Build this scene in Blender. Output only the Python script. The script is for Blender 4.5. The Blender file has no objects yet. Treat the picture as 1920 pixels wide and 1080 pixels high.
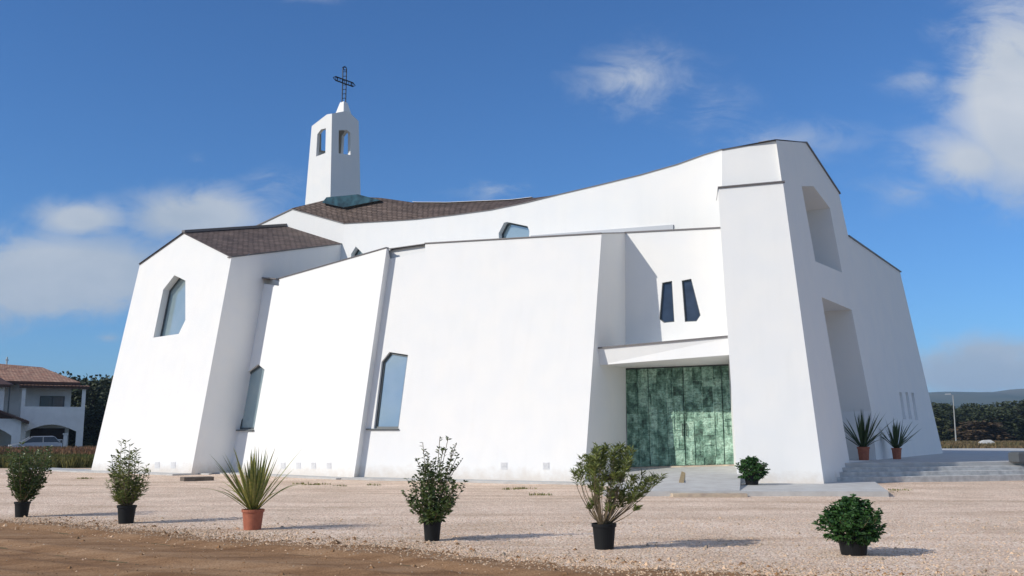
import bpy, bmesh, math, random
from mathutils import Vector as V, Matrix
from mathutils.geometry import tessellate_polygon
from mathutils import noise as mnoise
R = math.radians
S = bpy.context.scene
C = bpy.data.collections.new('place'); S.collection.children.link(C)

# ------------------------------------------------------------------ camera
F = 1800.0; TH = math.atan(275/1800); CT, ST = math.cos(TH), math.sin(TH); EYE = V((0, 0, 1.6))
cd = bpy.data.cameras.new('camera'); cam = bpy.data.objects.new('camera', cd); C.objects.link(cam)
cam.location = EYE; cam.rotation_euler = (R(90)+TH, 0, 0)
cd.sensor_width = 36; cd.lens = F/1920*36; cd.clip_start = .1; cd.clip_end = 60000
S.camera = cam
# ------------------------------------------------------------------ light
SUN_AZ, SUN_EL = R(27), R(31)          # azimuth of travel measured from +X towards +Y
LD = V((math.cos(SUN_AZ)*math.cos(SUN_EL), math.sin(SUN_AZ)*math.cos(SUN_EL), -math.sin(SUN_EL)))
sl = bpy.data.lights.new('sun', 'SUN'); sun = bpy.data.objects.new('sun', sl); C.objects.link(sun)
sun.rotation_euler = LD.to_track_quat('-Z', 'Y').to_euler(); sun.location = (-30, -20, 40)
sl.energy = 3.9; sl.angle = R(.53); sl.color = (1, .94, .85)
S.view_settings.view_transform = 'Standard'; S.view_settings.look = 'None'
S.view_settings.exposure = 0; S.view_settings.gamma = 1; S.view_settings.use_curve_mapping = False

def ray(u, v):
    a = (u-960)/F; b = (540-v)/F
    return V((a, CT-ST*b, ST+CT*b))

W = bpy.data.worlds.new('World'); S.world = W; W.use_nodes = True
def build_world():
    nt = W.node_tree; N = nt.nodes; L = nt.links; N.clear()
    out = N.new('ShaderNodeOutputWorld'); bg = N.new('ShaderNodeBackground')
    sky = N.new('ShaderNodeTexSky'); sky.sky_type = 'NISHITA'; sky.sun_disc = False
    sky.sun_elevation = SUN_EL
    to = -LD; sky.sun_rotation = math.atan2(to.x, to.y)
    sky.altitude = 200; sky.air_density = 1.0; sky.dust_density = .0; sky.ozone_density = 3.0
    tc = N.new('ShaderNodeTexCoord'); sep = N.new('ShaderNodeSeparateXYZ'); L.new(tc.outputs['Generated'], sep.inputs[0])
    def M(op, a, b=None, c=None, clamp=False):
        n = N.new('ShaderNodeMath'); n.operation = op; n.use_clamp = clamp
        for i, x in enumerate((a, b, c)):
            if x is None: continue
            if isinstance(x, (int, float)): n.inputs[i].default_value = x
            else: L.new(x, n.inputs[i])
        return n.outputs[0]
    ay = M('MAXIMUM', M('ABSOLUTE', sep.outputs[1]), .05)
    px = M('DIVIDE', sep.outputs[0], ay); pz = M('DIVIDE', sep.outputs[2], ay)
    comb = N.new('ShaderNodeCombineXYZ'); L.new(px, comb.inputs[0]); L.new(M('MULTIPLY', pz, 1.7), comb.inputs[1])
    L.new(M('SIGN', sep.outputs[1]), comb.inputs[2])
    def noise(scale, det, rough, dist=0, off=0):
        n = N.new('ShaderNodeTexNoise'); n.inputs['Scale'].default_value = scale; n.inputs['Detail'].default_value = det
        n.inputs['Roughness'].default_value = rough; n.inputs['Distortion'].default_value = dist
        if off:
            m = N.new('ShaderNodeMapping'); m.inputs['Location'].default_value = (off, off*.7, 0)
            L.new(comb.outputs[0], m.inputs[0]); L.new(m.outputs[0], n.inputs[0])
        else: L.new(comb.outputs[0], n.inputs[0])
        return n.outputs[0]
    n1 = noise(4.6, 10, .62, .35); n2 = noise(15, 9, .68, .9, 4.1); n3 = noise(6.0, 6, .55, .3, 9.3)
    blobs = [  # centre px, radius px, strength
        (90, 525, 430, 125, 1.1), (370, 405, 190, 85, 1.0), (150, 410, 140, 60, .9), (320, 570, 190, 80, .6),
        (520, 345, 120, 90, .50), (1185, 150, 190, 120, .62), (1330, 205, 150, 120, .45), (940, 355, 170, 55, .6),
        (1910, 190, 190, 300, 1.05), (1820, 300, 190, 110, .8), (1720, 140, 120, 60, .6), (1460, 265, 300, 70, .5), (1800, 60, 150, 60, .5),
        (1860, 690, 330, 90, 1.05), (1700, 360, 180, 80, .5), (590, -12, 110, 30, .5), (205, 632, 70, 28, .75), (370, 300, 60, 50, .4),
        (2500, 350, 350, 250, .9), (-500, 400, 350, 200, .9)]
    tot = None
    for (u, v, ru, rv, s) in blobs:
        c = ray(u, v); x0, z0 = c.x/c.y, c.z/c.y
        dx = M('MULTIPLY', M('SUBTRACT', px, x0), F/ru); dz = M('MULTIPLY', M('SUBTRACT', pz, z0), F/rv)
        d = M('SQRT', M('ADD', M('MULTIPLY', dx, dx), M('MULTIPLY', dz, dz)))
        f = M('MULTIPLY', M('SUBTRACT', 1.0, M('MULTIPLY', d, .8)), s)
        f = M('MAXIMUM', f, 0.0)
        tot = f if tot is None else M('MAXIMUM', tot, f)
    side = M('MULTIPLY', M('SUBTRACT', M('ABSOLUTE', px), .8, clamp=True), .75)  # unseen clouds beside and behind the camera, added as neutral fill light
    rear = M('MULTIPLY', M('LESS_THAN', sep.outputs[1], 0.0), .5)
    tot = M('MAXIMUM', tot, M('MINIMUM', M('MAXIMUM', side, rear), .58))
    dens = M('ADD', M('MULTIPLY', M('SUBTRACT', n1, .5), 2.6), M('MULTIPLY', M('SUBTRACT', n2, .5), 1.5))
    dens = M('ADD', M('MULTIPLY', tot, 1.5), M('MULTIPLY', dens, 1.0))
    mr = N.new('ShaderNodeMapRange'); mr.interpolation_type = 'SMOOTHSTEP'
    mr.inputs['From Min'].default_value = .30; mr.inputs['From Max'].default_value = 1.25
    mr.inputs['To Max'].default_value = .93; L.new(dens, mr.inputs[0])
    alpha = M('MULTIPLY', mr.outputs[0], M('MINIMUM', M('POWER', M('MULTIPLY', tot, 1.45), 1.6), 1.0))
    # lower clouds are greyer, their tops whiter
    sh = M('ADD', M('MULTIPLY', M('SUBTRACT', n3, .35), .8), M('MULTIPLY', pz, 1.1), clamp=True)
    cr = N.new('ShaderNodeValToRGB'); L.new(sh, cr.inputs[0])
    cr.color_ramp.elements[0].position = .12; cr.color_ramp.elements[0].color = (3.4, 4.1, 5.0, 1)
    cr.color_ramp.elements[1].position = .75; cr.color_ramp.elements[1].color = (6.3, 6.5, 6.8, 1)
    gm = N.new('ShaderNodeMix'); gm.data_type = 'RGBA'; gm.blend_type = 'MULTIPLY'; gm.inputs[0].default_value = 1; gm.inputs[7].default_value = (.40, .73, 1.09, 1)
    L.new(sky.outputs[0], gm.inputs[6])
    mix = N.new('ShaderNodeMix'); mix.data_type = 'RGBA'; L.new(alpha, mix.inputs[0]); L.new(gm.outputs[2], mix.inputs[6]); L.new(cr.outputs[0], mix.inputs[7])
    L.new(mix.outputs[2], bg.inputs[0]); bg.inputs[1].default_value = .115
    L.new(bg.outputs[0], out.inputs[0])
build_world()

# ------------------------------------------------------------------ materials
MATS = {}
def mat(name, col, rough=.7, metal=0, spec=.5, bump=0, bscale=30, vcol=None, vscale=3, island=0, coat=0, vdetail=4, trans=0):
    if name in MATS: return MATS[name]
    m = bpy.data.materials.new(name); m.use_nodes = True; nt = m.node_tree; N = nt.nodes; L = nt.links
    p = N['Principled BSDF']; p.inputs['Base Color'].default_value = (*col, 1); p.inputs['Roughness'].default_value = rough
    p.inputs['Metallic'].default_value = metal; p.inputs['Specular IOR Level'].default_value = spec
    if coat: p.inputs['Coat Weight'].default_value = coat
    tc = N.new('ShaderNodeTexCoord')
    src = None
    if vcol:
        n = N.new('ShaderNodeTexNoise'); n.inputs['Scale'].default_value = vscale; n.inputs['Detail'].default_value = vdetail; L.new(tc.outputs['Object'], n.inputs[0])
        mr = N.new('ShaderNodeMapRange'); mr.inputs[1].default_value = .35; mr.inputs[2].default_value = .65; L.new(n.outputs[0], mr.inputs[0])
        mx = N.new('ShaderNodeMix'); mx.data_type = 'RGBA'; mx.inputs[6].default_value = (*col, 1); mx.inputs[7].default_value = (*vcol, 1)
        L.new(mr.outputs[0], mx.inputs[0]); src = mx.outputs[2]
    if island:
        g = N.new('ShaderNodeNewGeometry'); mx = N.new('ShaderNodeMix'); mx.data_type = 'RGBA'; mx.blend_type = 'MULTIPLY'; mx.inputs[0].default_value = 1
        if src: L.new(src, mx.inputs[6])
        else: mx.inputs[6].default_value = (*col, 1)
        cr = N.new('ShaderNodeValToRGB'); cr.color_ramp.elements[0].color = (1-island, 1-island*.9, 1-island, 1); cr.color_ramp.elements[1].color = (1+island*.9, 1+island*.6, 1, 1)
        L.new(g.outputs['Random Per Island'], cr.inputs[0]); L.new(cr.outputs[0], mx.inputs[7]); src = mx.outputs[2]
    if src: L.new(src, p.inputs['Base Color'])
    if bump:
        n = N.new('ShaderNodeTexNoise'); n.inputs['Scale'].default_value = bscale; n.inputs['Detail'].default_value = 5; L.new(tc.outputs['Object'], n.inputs[0])
        b = N.new('ShaderNodeBump'); b.inputs['Strength'].default_value = bump; b.inputs['Distance'].default_value = .02; L.new(n.outputs[0], b.inputs['Height']); L.new(b.outputs[0], p.inputs['Normal'])
    if trans:
        tr = N.new('ShaderNodeBsdfTranslucent'); ms = N.new('ShaderNodeMixShader'); ms.inputs[0].default_value = trans
        if src: L.new(src, tr.inputs[0])
        else: tr.inputs[0].default_value = (*col, 1)
        L.new(p.outputs[0], ms.inputs[1]); L.new(tr.outputs[0], ms.inputs[2]); L.new(ms.outputs[0], N['Material Output'].inputs[0])
    MATS[name] = m; return m

PLASTER = mat('white_plaster', (.795, .79, .765), .9, spec=.2, bump=.12, bscale=6, vcol=(.765, .77, .76), vscale=1.1, vdetail=6)
def weather(m):
    nt = m.node_tree; N = nt.nodes; L = nt.links; p = N['Principled BSDF']; src = p.inputs['Base Color'].links[0].from_socket
    tc = N.new('ShaderNodeTexCoord'); mp = N.new('ShaderNodeMapping'); mp.inputs['Scale'].default_value = (2.2, 2.2, .10); L.new(tc.outputs['Object'], mp.inputs[0])
    n = N.new('ShaderNodeTexNoise'); n.inputs['Scale'].default_value = 1.6; n.inputs['Detail'].default_value = 7; n.inputs['Roughness'].default_value = .65; L.new(mp.outputs[0], n.inputs[0])
    cr = N.new('ShaderNodeValToRGB'); cr.color_ramp.elements[0].position = .30; cr.color_ramp.elements[0].color = (.98, .98, .977, 1); cr.color_ramp.elements[1].position = .50; cr.color_ramp.elements[1].color = (1, 1, 1, 1); L.new(n.outputs[0], cr.inputs[0])
    a = N.new('ShaderNodeMix'); a.data_type = 'RGBA'; a.blend_type = 'MULTIPLY'; a.inputs[0].default_value = 1; L.new(src, a.inputs[6]); L.new(cr.outputs[0], a.inputs[7])
    sp = N.new('ShaderNodeSeparateXYZ'); L.new(tc.outputs['Object'], sp.inputs[0])
    n2 = N.new('ShaderNodeTexNoise'); n2.inputs['Scale'].default_value = 3.5; n2.inputs['Detail'].default_value = 8; n2.inputs['Roughness'].default_value = .7; L.new(tc.outputs['Object'], n2.inputs[0])
    h = N.new('ShaderNodeMath'); h.operation = 'MULTIPLY_ADD'; L.new(n2.outputs[0], h.inputs[0]); h.inputs[1].default_value = -.8; L.new(sp.outputs[2], h.inputs[2])
    mr = N.new('ShaderNodeMapRange'); mr.inputs[1].default_value = .12; mr.inputs[2].default_value = -.30; mr.inputs[3].default_value = 0; mr.inputs[4].default_value = .55; L.new(h.outputs[0], mr.inputs[0])
    b = N.new('ShaderNodeMix'); b.data_type = 'RGBA'; L.new(mr.outputs[0], b.inputs[0]); L.new(a.outputs[2], b.inputs[6]); b.inputs[7].default_value = (.55, .47, .38, 1)
    L.new(b.outputs[2], p.inputs['Base Color'])
weather(PLASTER)
COPING = mat('dark_coping_metal', (.15, .14, .14), .5, .2)
ZINC = mat('zinc_flashing', (.33, .35, .38), .5, .3)
FRAME = mat('dark_window_frame', (.07, .085, .09), .45)
GLASS = mat('tinted_glass', (.34, .46, .50), .05, .55, 1.0, vcol=(.44, .54, .56), vscale=.8)
GLASSD = mat('dark_glass', (.018, .03, .055), .05, .05, .7, vcol=(.03, .05, .09), vscale=2)
CONC = mat('pale_concrete', (.52, .52, .50), .85, bump=.3, bscale=25, vcol=(.44, .43, .41), vscale=2.5)
CONCB = mat('stained_concrete', (.60, .50, .36), .9, bump=.4, bscale=20, vcol=(.38, .31, .25), vscale=3)
STONE = mat('grey_step_stone', (.40, .40, .39), .8, bump=.5, bscale=18, vcol=(.56, .56, .54), vscale=5)
BLACKPOT = mat('black_plastic_pot', (.008, .009, .01), .6, spec=.25)
TERRA = mat('terracotta', (.40, .13, .07), .75, vcol=(.32, .10, .055), vscale=14)
SOIL = mat('potting_soil', (.03, .02, .014), .95, bump=.6, bscale=60)
BARK = mat('green_brown_stem', (.13, .10, .055), .8, vcol=(.20, .15, .09), vscale=20)
BARKD = mat('tree_bark', (.05, .038, .03), .9, bump=.6, bscale=12)
WOOD = mat('weathered_board', (.26, .19, .10), .8, bump=.3, bscale=30, vcol=(.36, .28, .16), vscale=10)
WOODG = mat('old_grey_plank', (.10, .08, .06), .85, bump=.3, bscale=30, vcol=(.17, .14, .11), vscale=8)
IRON = mat('dark_iron', (.03, .035, .04), .55, .4)
STEEL = mat('galvanised_steel', (.55, .55, .53), .45, .5)

def tilemat(name, c1, c2, mortar, sx, sy, rough=.8):
    m = bpy.data.materials.new(name); m.use_nodes = True; nt = m.node_tree; N = nt.nodes; L = nt.links; p = N['Principled BSDF']
    uv = N.new('ShaderNodeUVMap'); b = N.new('ShaderNodeTexBrick'); L.new(uv.outputs[0], b.inputs[0])
    b.inputs['Color1'].default_value = (*c1, 1); b.inputs['Color2'].default_value = (*c2, 1); b.inputs['Mortar'].default_value = (*mortar, 1)
    b.inputs['Scale'].default_value = 1; b.inputs['Brick Width'].default_value = sx; b.inputs['Row Height'].default_value = sy
    b.inputs['Mortar Size'].default_value = .02; b.inputs['Mortar Smooth'].default_value = .4; b.inputs['Bias'].default_value = 0
    n = N.new('ShaderNodeTexNoise'); n.inputs['Scale'].default_value = 1.5; n.inputs['Detail'].default_value = 5; L.new(uv.outputs[0], n.inputs[0])
    mx = N.new('ShaderNodeMix'); mx.data_type = 'RGBA'; mx.blend_type = 'MULTIPLY'; mx.inputs[0].default_value = .7
    cr = N.new('ShaderNodeValToRGB'); cr.color_ramp.elements[0].position = .3; cr.color_ramp.elements[0].color = (.6, .58, .6, 1); cr.color_ramp.elements[1].position = .7; cr.color_ramp.elements[1].color = (1.3, 1.2, 1.15, 1)
    L.new(n.outputs[0], cr.inputs[0]); L.new(b.outputs['Color'], mx.inputs[6]); L.new(cr.outputs[0], mx.inputs[7]); L.new(mx.outputs[2], p.inputs['Base Color'])
    # each course slopes like an overlapping slate
    sep = N.new('ShaderNodeSeparateXYZ'); L.new(uv.outputs[0], sep.inputs[0])
    d = N.new('ShaderNodeMath'); d.operation = 'DIVIDE'; L.new(sep.outputs[1], d.inputs[0]); d.inputs[1].default_value = sy
    fr = N.new('ShaderNodeMath'); fr.operation = 'FRACT'; L.new(d.outputs[0], fr.inputs[0])
    iv = N.new('ShaderNodeMath'); iv.operation = 'SUBTRACT'; iv.inputs[0].default_value = 1; L.new(fr.outputs[0], iv.inputs[1])
    sb = N.new('ShaderNodeMath'); sb.operation = 'SUBTRACT'; L.new(iv.outputs[0], sb.inputs[0]); L.new(b.outputs['Fac'], sb.inputs[1])
    bp = N.new('ShaderNodeBump'); bp.inputs['Strength'].default_value = .9; bp.inputs['Distance'].default_value = .04; L.new(sb.outputs[0], bp.inputs['Height']); L.new(bp.outputs[0], p.inputs['Normal'])
    p.inputs['Roughness'].default_value = rough; p.inputs['Specular IOR Level'].default_value = .25
    return m
SLATE = tilemat('brown_slate', (.115, .09, .08), (.17, .135, .12), (.048, .038, .035), .30, .19)
PANTILE = tilemat('clay_pantile', (.36, .20, .14), (.46, .31, .22), (.13, .07, .05), .3, .35)

def patina():
    m = bpy.data.materials.new('green_patinated_bronze'); m.use_nodes = True; nt = m.node_tree; N = nt.nodes; L = nt.links; p = N['Principled BSDF']
    uv = N.new('ShaderNodeUVMap')
    mp = N.new('ShaderNodeMapping'); mp.inputs['Scale'].default_value = (1.6, 1.0, 1); L.new(uv.outputs[0], mp.inputs[0])
    n1 = N.new('ShaderNodeTexNoise'); n1.inputs['Scale'].default_value = 2.2; n1.inputs['Detail'].default_value = 9; n1.inputs['Roughness'].default_value = .68; L.new(mp.outputs[0], n1.inputs[0])
    n2 = N.new('ShaderNodeTexNoise'); n2.inputs['Scale'].default_value = 9; n2.inputs['Detail'].default_value = 7; n2.inputs['Roughness'].default_value = .7; n2.inputs['Distortion'].default_value = 1.2; L.new(uv.outputs[0], n2.inputs[0])
    g = N.new('ShaderNodeNewGeometry')
    ad = N.new('ShaderNodeMath'); ad.operation = 'MULTIPLY_ADD'; L.new(g.outputs['Random Per Island'], ad.inputs[0]); ad.inputs[1].default_value = .22; L.new(n1.outputs[0], ad.inputs[2])
    cr = N.new('ShaderNodeValToRGB'); e = cr.color_ramp.elements
    e[0].position = .40; e[0].color = (.035, .07, .052, 1); e[1].position = .80; e[1].color = (.44, .64, .52, 1)
    x = e.new(.54); x.color = (.12, .24, .18, 1); x = e.new(.66); x.color = (.29, .47, .375, 1)
    L.new(ad.outputs[0], cr.inputs[0])
    cr2 = N.new('ShaderNodeValToRGB'); cr2.color_ramp.elements[0].position = .40; cr2.color_ramp.elements[0].color = (.48, .50, .44, 1); cr2.color_ramp.elements[1].position = .56; cr2.color_ramp.elements[1].color = (1.1, 1.1, 1.05, 1)
    L.new(n2.outputs[0], cr2.inputs[0])
    mx = N.new('ShaderNodeMix'); mx.data_type = 'RGBA'; mx.blend_type = 'MULTIPLY'; mx.inputs[0].default_value = .9; L.new(cr.outputs[0], mx.inputs[6]); L.new(cr2.outputs[0], mx.inputs[7])
    mp3 = N.new('ShaderNodeMapping'); mp3.inputs['Scale'].default_value = (1.3, 9, 1); L.new(uv.outputs[0], mp3.inputs[0])
    n3 = N.new('ShaderNodeTexNoise'); n3.inputs['Scale'].default_value = 2.0; n3.inputs['Detail'].default_value = 8; n3.inputs['Roughness'].default_value = .7; L.new(mp3.outputs[0], n3.inputs[0])
    c3 = N.new('ShaderNodeValToRGB'); c3.color_ramp.elements[0].position = .36; c3.color_ramp.elements[0].color = (.45, .45, .42, 1); c3.color_ramp.elements[1].position = .62; c3.color_ramp.elements[1].color = (1.35, 1.28, 1.3, 1); L.new(n3.outputs[0], c3.inputs[0])
    m3 = N.new('ShaderNodeMix'); m3.data_type = 'RGBA'; m3.blend_type = 'MULTIPLY'; m3.inputs[0].default_value = .6; L.new(mx.outputs[2], m3.inputs[6]); L.new(c3.outputs[0], m3.inputs[7])
    L.new(m3.outputs[2], p.inputs['Base Color']); p.inputs['Roughness'].default_value = .6; p.inputs['Metallic'].default_value = .1
    bp = N.new('ShaderNodeBump'); bp.inputs['Strength'].default_value = .8; bp.inputs['Distance'].default_value = .03; L.new(n2.outputs[0], bp.inputs['Height']); L.new(bp.outputs[0], p.inputs['Normal'])
    return m
PATINA = patina()

def gravelmat():
    m = bpy.data.materials.new('pink_beige_gravel'); m.use_nodes = True; nt = m.node_tree; N = nt.nodes; L = nt.links; p = N['Principled BSDF']
    tc = N.new('ShaderNodeTexCoord')
    v = N.new('ShaderNodeTexVoronoi'); v.inputs['Scale'].default_value = 34; L.new(tc.outputs['Object'], v.inputs[0])
    sp = N.new('ShaderNodeSeparateColor'); L.new(v.outputs['Color'], sp.inputs[0])
    cr = N.new('ShaderNodeValToRGB'); e = cr.color_ramp.elements; e[0].position = 0; e[0].color = (.52, .39, .31, 1); e[1].position = 1; e[1].color = (.93, .87, .78, 1)
    for q, c in ((.25, (.76, .58, .46)), (.6, (.86, .70, .575)), (.85, (.92, .80, .68))): x = e.new(q); x.color = (*c, 1)
    L.new(sp.outputs[0], cr.inputs[0])
    dr = N.new('ShaderNodeValToRGB'); dr.color_ramp.elements[0].position = .30; dr.color_ramp.elements[0].color = (1, 1, 1, 1); dr.color_ramp.elements[1].position = .75; dr.color_ramp.elements[1].color = (.74, .70, .66, 1)
    L.new(v.outputs['Distance'], dr.inputs[0])
    n = N.new('ShaderNodeTexNoise'); n.inputs['Scale'].default_value = .5; n.inputs['Detail'].default_value = 6; n.inputs['Roughness'].default_value = .6; L.new(tc.outputs['Object'], n.inputs[0])
    nr = N.new('ShaderNodeValToRGB'); nr.color_ramp.elements[0].position = .35; nr.color_ramp.elements[0].color = (.88, .84, .79, 1); nr.color_ramp.elements[1].position = .65; nr.color_ramp.elements[1].color = (1.12, 1.1, 1.08, 1); L.new(n.outputs[0], nr.inputs[0])
    a = N.new('ShaderNodeMix'); a.data_type = 'RGBA'; a.blend_type = 'MULTIPLY'; a.inputs[0].default_value = 1; L.new(cr.outputs[0], a.inputs[6]); L.new(dr.outputs[0], a.inputs[7])
    b = N.new('ShaderNodeMix'); b.data_type = 'RGBA'; b.blend_type = 'MULTIPLY'; b.inputs[0].default_value = 1; L.new(a.outputs[2], b.inputs[6]); L.new(nr.outputs[0], b.inputs[7])
    # long faint wheel marks and thin places where the soil shows
    mp = N.new('ShaderNodeMapping'); mp.inputs['Scale'].default_value = (.10, 1.1, 1); mp.inputs['Rotation'].default_value = (0, 0, R(-9)); L.new(tc.outputs['Object'], mp.inputs[0])
    w = N.new('ShaderNodeTexNoise'); w.inputs['Scale'].default_value = 1.2; w.inputs['Detail'].default_value = 5; w.inputs['Distortion'].default_value = .4; L.new(mp.outputs[0], w.inputs[0])
    wr_ = N.new('ShaderNodeValToRGB'); wr_.color_ramp.elements[0].position = .36; wr_.color_ramp.elements[0].color = (.90, .86, .81, 1); wr_.color_ramp.elements[1].position = .52; wr_.color_ramp.elements[1].color = (1.04, 1.04, 1.03, 1); L.new(w.outputs[0], wr_.inputs[0])
    b2 = N.new('ShaderNodeMix'); b2.data_type = 'RGBA'; b2.blend_type = 'MULTIPLY'; b2.inputs[0].default_value = 1; L.new(b.outputs[2], b2.inputs[6]); L.new(wr_.outputs[0], b2.inputs[7]); b = b2
    L.new(b.outputs[2], p.inputs['Base Color']); p.inputs['Roughness'].default_value = .9; p.inputs['Specular IOR Level'].default_value = .15
    bp = N.new('ShaderNodeBump'); bp.invert = True; bp.inputs['Strength'].default_value = .8; bp.inputs['Distance'].default_value = .02; L.new(v.outputs['Distance'], bp.inputs['Height']); L.new(bp.outputs[0], p.inputs['Normal'])
    return m
GRAVEL = gravelmat()
def dirtmat():
    m = bpy.data.materials.new('brown_dirt'); m.use_nodes = True; nt = m.node_tree; N = nt.nodes; L = nt.links; p = N['Principled BSDF']
    tc = N.new('ShaderNodeTexCoord'); mp = N.new('ShaderNodeMapping'); mp.inputs['Scale'].default_value = (.55, 2.6, 1); mp.inputs['Rotation'].default_value = (0, 0, R(12)); L.new(tc.outputs['Object'], mp.inputs[0])
    n = N.new('ShaderNodeTexNoise'); n.inputs['Scale'].default_value = .9; n.inputs['Detail'].default_value = 9; n.inputs['Roughness'].default_value = .62; L.new(mp.outputs[0], n.inputs[0])
    cr = N.new('ShaderNodeValToRGB'); e = cr.color_ramp.elements; e[0].position = .32; e[0].color = (.185, .10, .052, 1); e[1].position = .7; e[1].color = (.40, .26, .155, 1); x = e.new(.5); x.color = (.31, .185, .10, 1)
    L.new(n.outputs[0], cr.inputs[0])
    n2 = N.new('ShaderNodeTexNoise'); n2.inputs['Scale'].default_value = 38; n2.inputs['Detail'].default_value = 6; n2.inputs['Roughness'].default_value = .7; L.new(tc.outputs['Object'], n2.inputs[0])
    c2 = N.new('ShaderNodeValToRGB'); c2.color_ramp.elements[0].position = .33; c2.color_ramp.elements[0].color = (.72, .7, .68, 1); c2.color_ramp.elements[1].position = .68; c2.color_ramp.elements[1].color = (1.25, 1.25, 1.25, 1); L.new(n2.outputs[0], c2.inputs[0])
    a = N.new('ShaderNodeMix'); a.data_type = 'RGBA'; a.blend_type = 'MULTIPLY'; a.inputs[0].default_value = 1; L.new(cr.outputs[0], a.inputs[6]); L.new(c2.outputs[0], a.inputs[7]); L.new(a.outputs[2], p.inputs['Base Color'])
    p.inputs['Roughness'].default_value = .95; p.inputs['Specular IOR Level'].default_value = .1
    ad = N.new('ShaderNodeMath'); ad.operation = 'MULTIPLY_ADD'; L.new(n.outputs[0], ad.inputs[0]); ad.inputs[1].default_value = 3; L.new(n2.outputs[0], ad.inputs[2])
    bp = N.new('ShaderNodeBump'); bp.inputs['Strength'].default_value = .6; bp.inputs['Distance'].default_value = .03; L.new(ad.outputs[0], bp.inputs['Height']); L.new(bp.outputs[0], p.inputs['Normal'])
    return m
DIRT = dirtmat()
FIELD = mat('dry_field', (.16, .12, .065), .95, spec=.1, vcol=(.10, .11, .045), vscale=.05, bump=.5, bscale=1)
HILL = mat('scrub_hillside', (.045, .065, .045), .95, spec=.1, vcol=(.12, .115, .08), vscale=.004, vdetail=9)

# ------------------------------------------------------------------ object helpers
def link(o, parent=None, label=None, cat=None, group=None, kind=None, category=None):
    cat = cat or category
    C.objects.link(o)
    if parent: o.parent = parent
    if label: o['label'] = label
    if cat: o['category'] = cat
    if group: o['group'] = group
    if kind: o['kind'] = kind
    return o
def empty(name, loc, label, cat, group=None, rz=0):
    o = bpy.data.objects.new(name, None); o.location = loc; o.rotation_euler = (0, 0, rz); o.empty_display_size = .3
    return link(o, None, label, cat, group)
class MB:
    """collects faces (world or local coordinates); build() links them as ONE mesh object"""
    def __init__(s): s.v = []; s.f = []; s.uv = []
    def face(s, pts, uv=None):
        i = len(s.v); s.v += [V(p) for p in pts]; s.f.append(list(range(i, i+len(pts)))); s.uv.append(uv or [(0, 0)]*len(pts))
    def poly(s, outer, holes=()):
        """flat polygon with holes, tessellated"""
        loops = [[V(p) for p in outer]]+[[V(p) for p in h] for h in holes]
        flat = [p for l in loops for p in l]; i = len(s.v); s.v += flat
        for t in tessellate_polygon(loops): s.f.append([i+k for k in t]); s.uv.append([(0, 0)]*3)
    def box(s, o, ax, ay, az):
        """box from corner o with edge vectors"""
        o, ax, ay, az = V(o), V(ax), V(ay), V(az); i = len(s.v)
        s.v += [o, o+ax, o+ax+ay, o+ay, o+az, o+ax+az, o+ax+ay+az, o+ay+az]
        for q in ((0, 3, 2, 1), (4, 5, 6, 7), (0, 1, 5, 4), (1, 2, 6, 5), (2, 3, 7, 6), (3, 0, 4, 7)): s.f.append([i+k for k in q]); s.uv.append([(0, 0)]*4)
    def loft(s, loops, cap=True, closed=True):
        i = len(s.v); n = len(loops[0])
        for l in loops: s.v += [V(p) for p in l]
        for a in range(len(loops)-1):
            for k in range(n if closed else n-1):
                k2 = (k+1) % n
                s.f.append([i+a*n+k, i+a*n+k2, i+(a+1)*n+k2, i+(a+1)*n+k]); s.uv.append([(0, 0)]*4)
        if cap:
            s.f.append([i+k for k in range(n)][::-1]); s.uv.append([(0, 0)]*n)
            s.f.append([i+(len(loops)-1)*n+k for k in range(n)]); s.uv.append([(0, 0)]*n)
    def tube(s, pts, rads, n=6, cap=True):
        pts = [V(p) for p in pts]; loops = []
        for k, p in enumerate(pts):
            t = (pts[min(k+1, len(pts)-1)]-pts[max(k-1, 0)]).normalized()
            a = t.cross(V((0, 0, 1)) if abs(t.z) < .9 else V((1, 0, 0))).normalized(); b = t.cross(a)
            r = rads[k] if isinstance(rads, (list, tuple)) else rads
            loops.append([p+(a*math.cos(2*math.pi*j/n)+b*math.sin(2*math.pi*j/n))*r for j in range(n)])
        s.loft(loops, cap)
    def lathe(s, prof, n=28, c=(0, 0, 0), cap=False):
        c = V(c)
        s.loft([[c+V((r*math.cos(2*math.pi*j/n), r*math.sin(2*math.pi*j/n), z)) for j in range(n)] for r, z in prof], cap)
    def build(s, name, m, parent=None, smooth=False, weld=False, bevel=0, **kw):
        me = bpy.data.meshes.new(name); me.from_pydata([tuple(p) for p in s.v], [], s.f)
        uvl = me.uv_layers.new(name='UVMap'); k = 0
        flat = [c for u in s.uv for q in u for c in q]
        uvl.data.foreach_set('uv', flat)
        if weld or bevel:
            bm = bmesh.new(); bm.from_mesh(me); bmesh.ops.remove_doubles(bm, verts=bm.verts, dist=.0005)
            bmesh.ops.recalc_face_normals(bm, faces=bm.faces); bm.to_mesh(me); bm.free()
        me.materials.append(m)
        if smooth: me.polygons.foreach_set('use_smooth', [True]*len(me.polygons))
        o = bpy.data.objects.new(name, me); link(o, parent, **kw)
        if bevel:
            b = o.modifiers.new('bevel', 'BEVEL'); b.width = bevel; b.segments = 2; b.limit_method = 'ANGLE'
        return o

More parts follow.
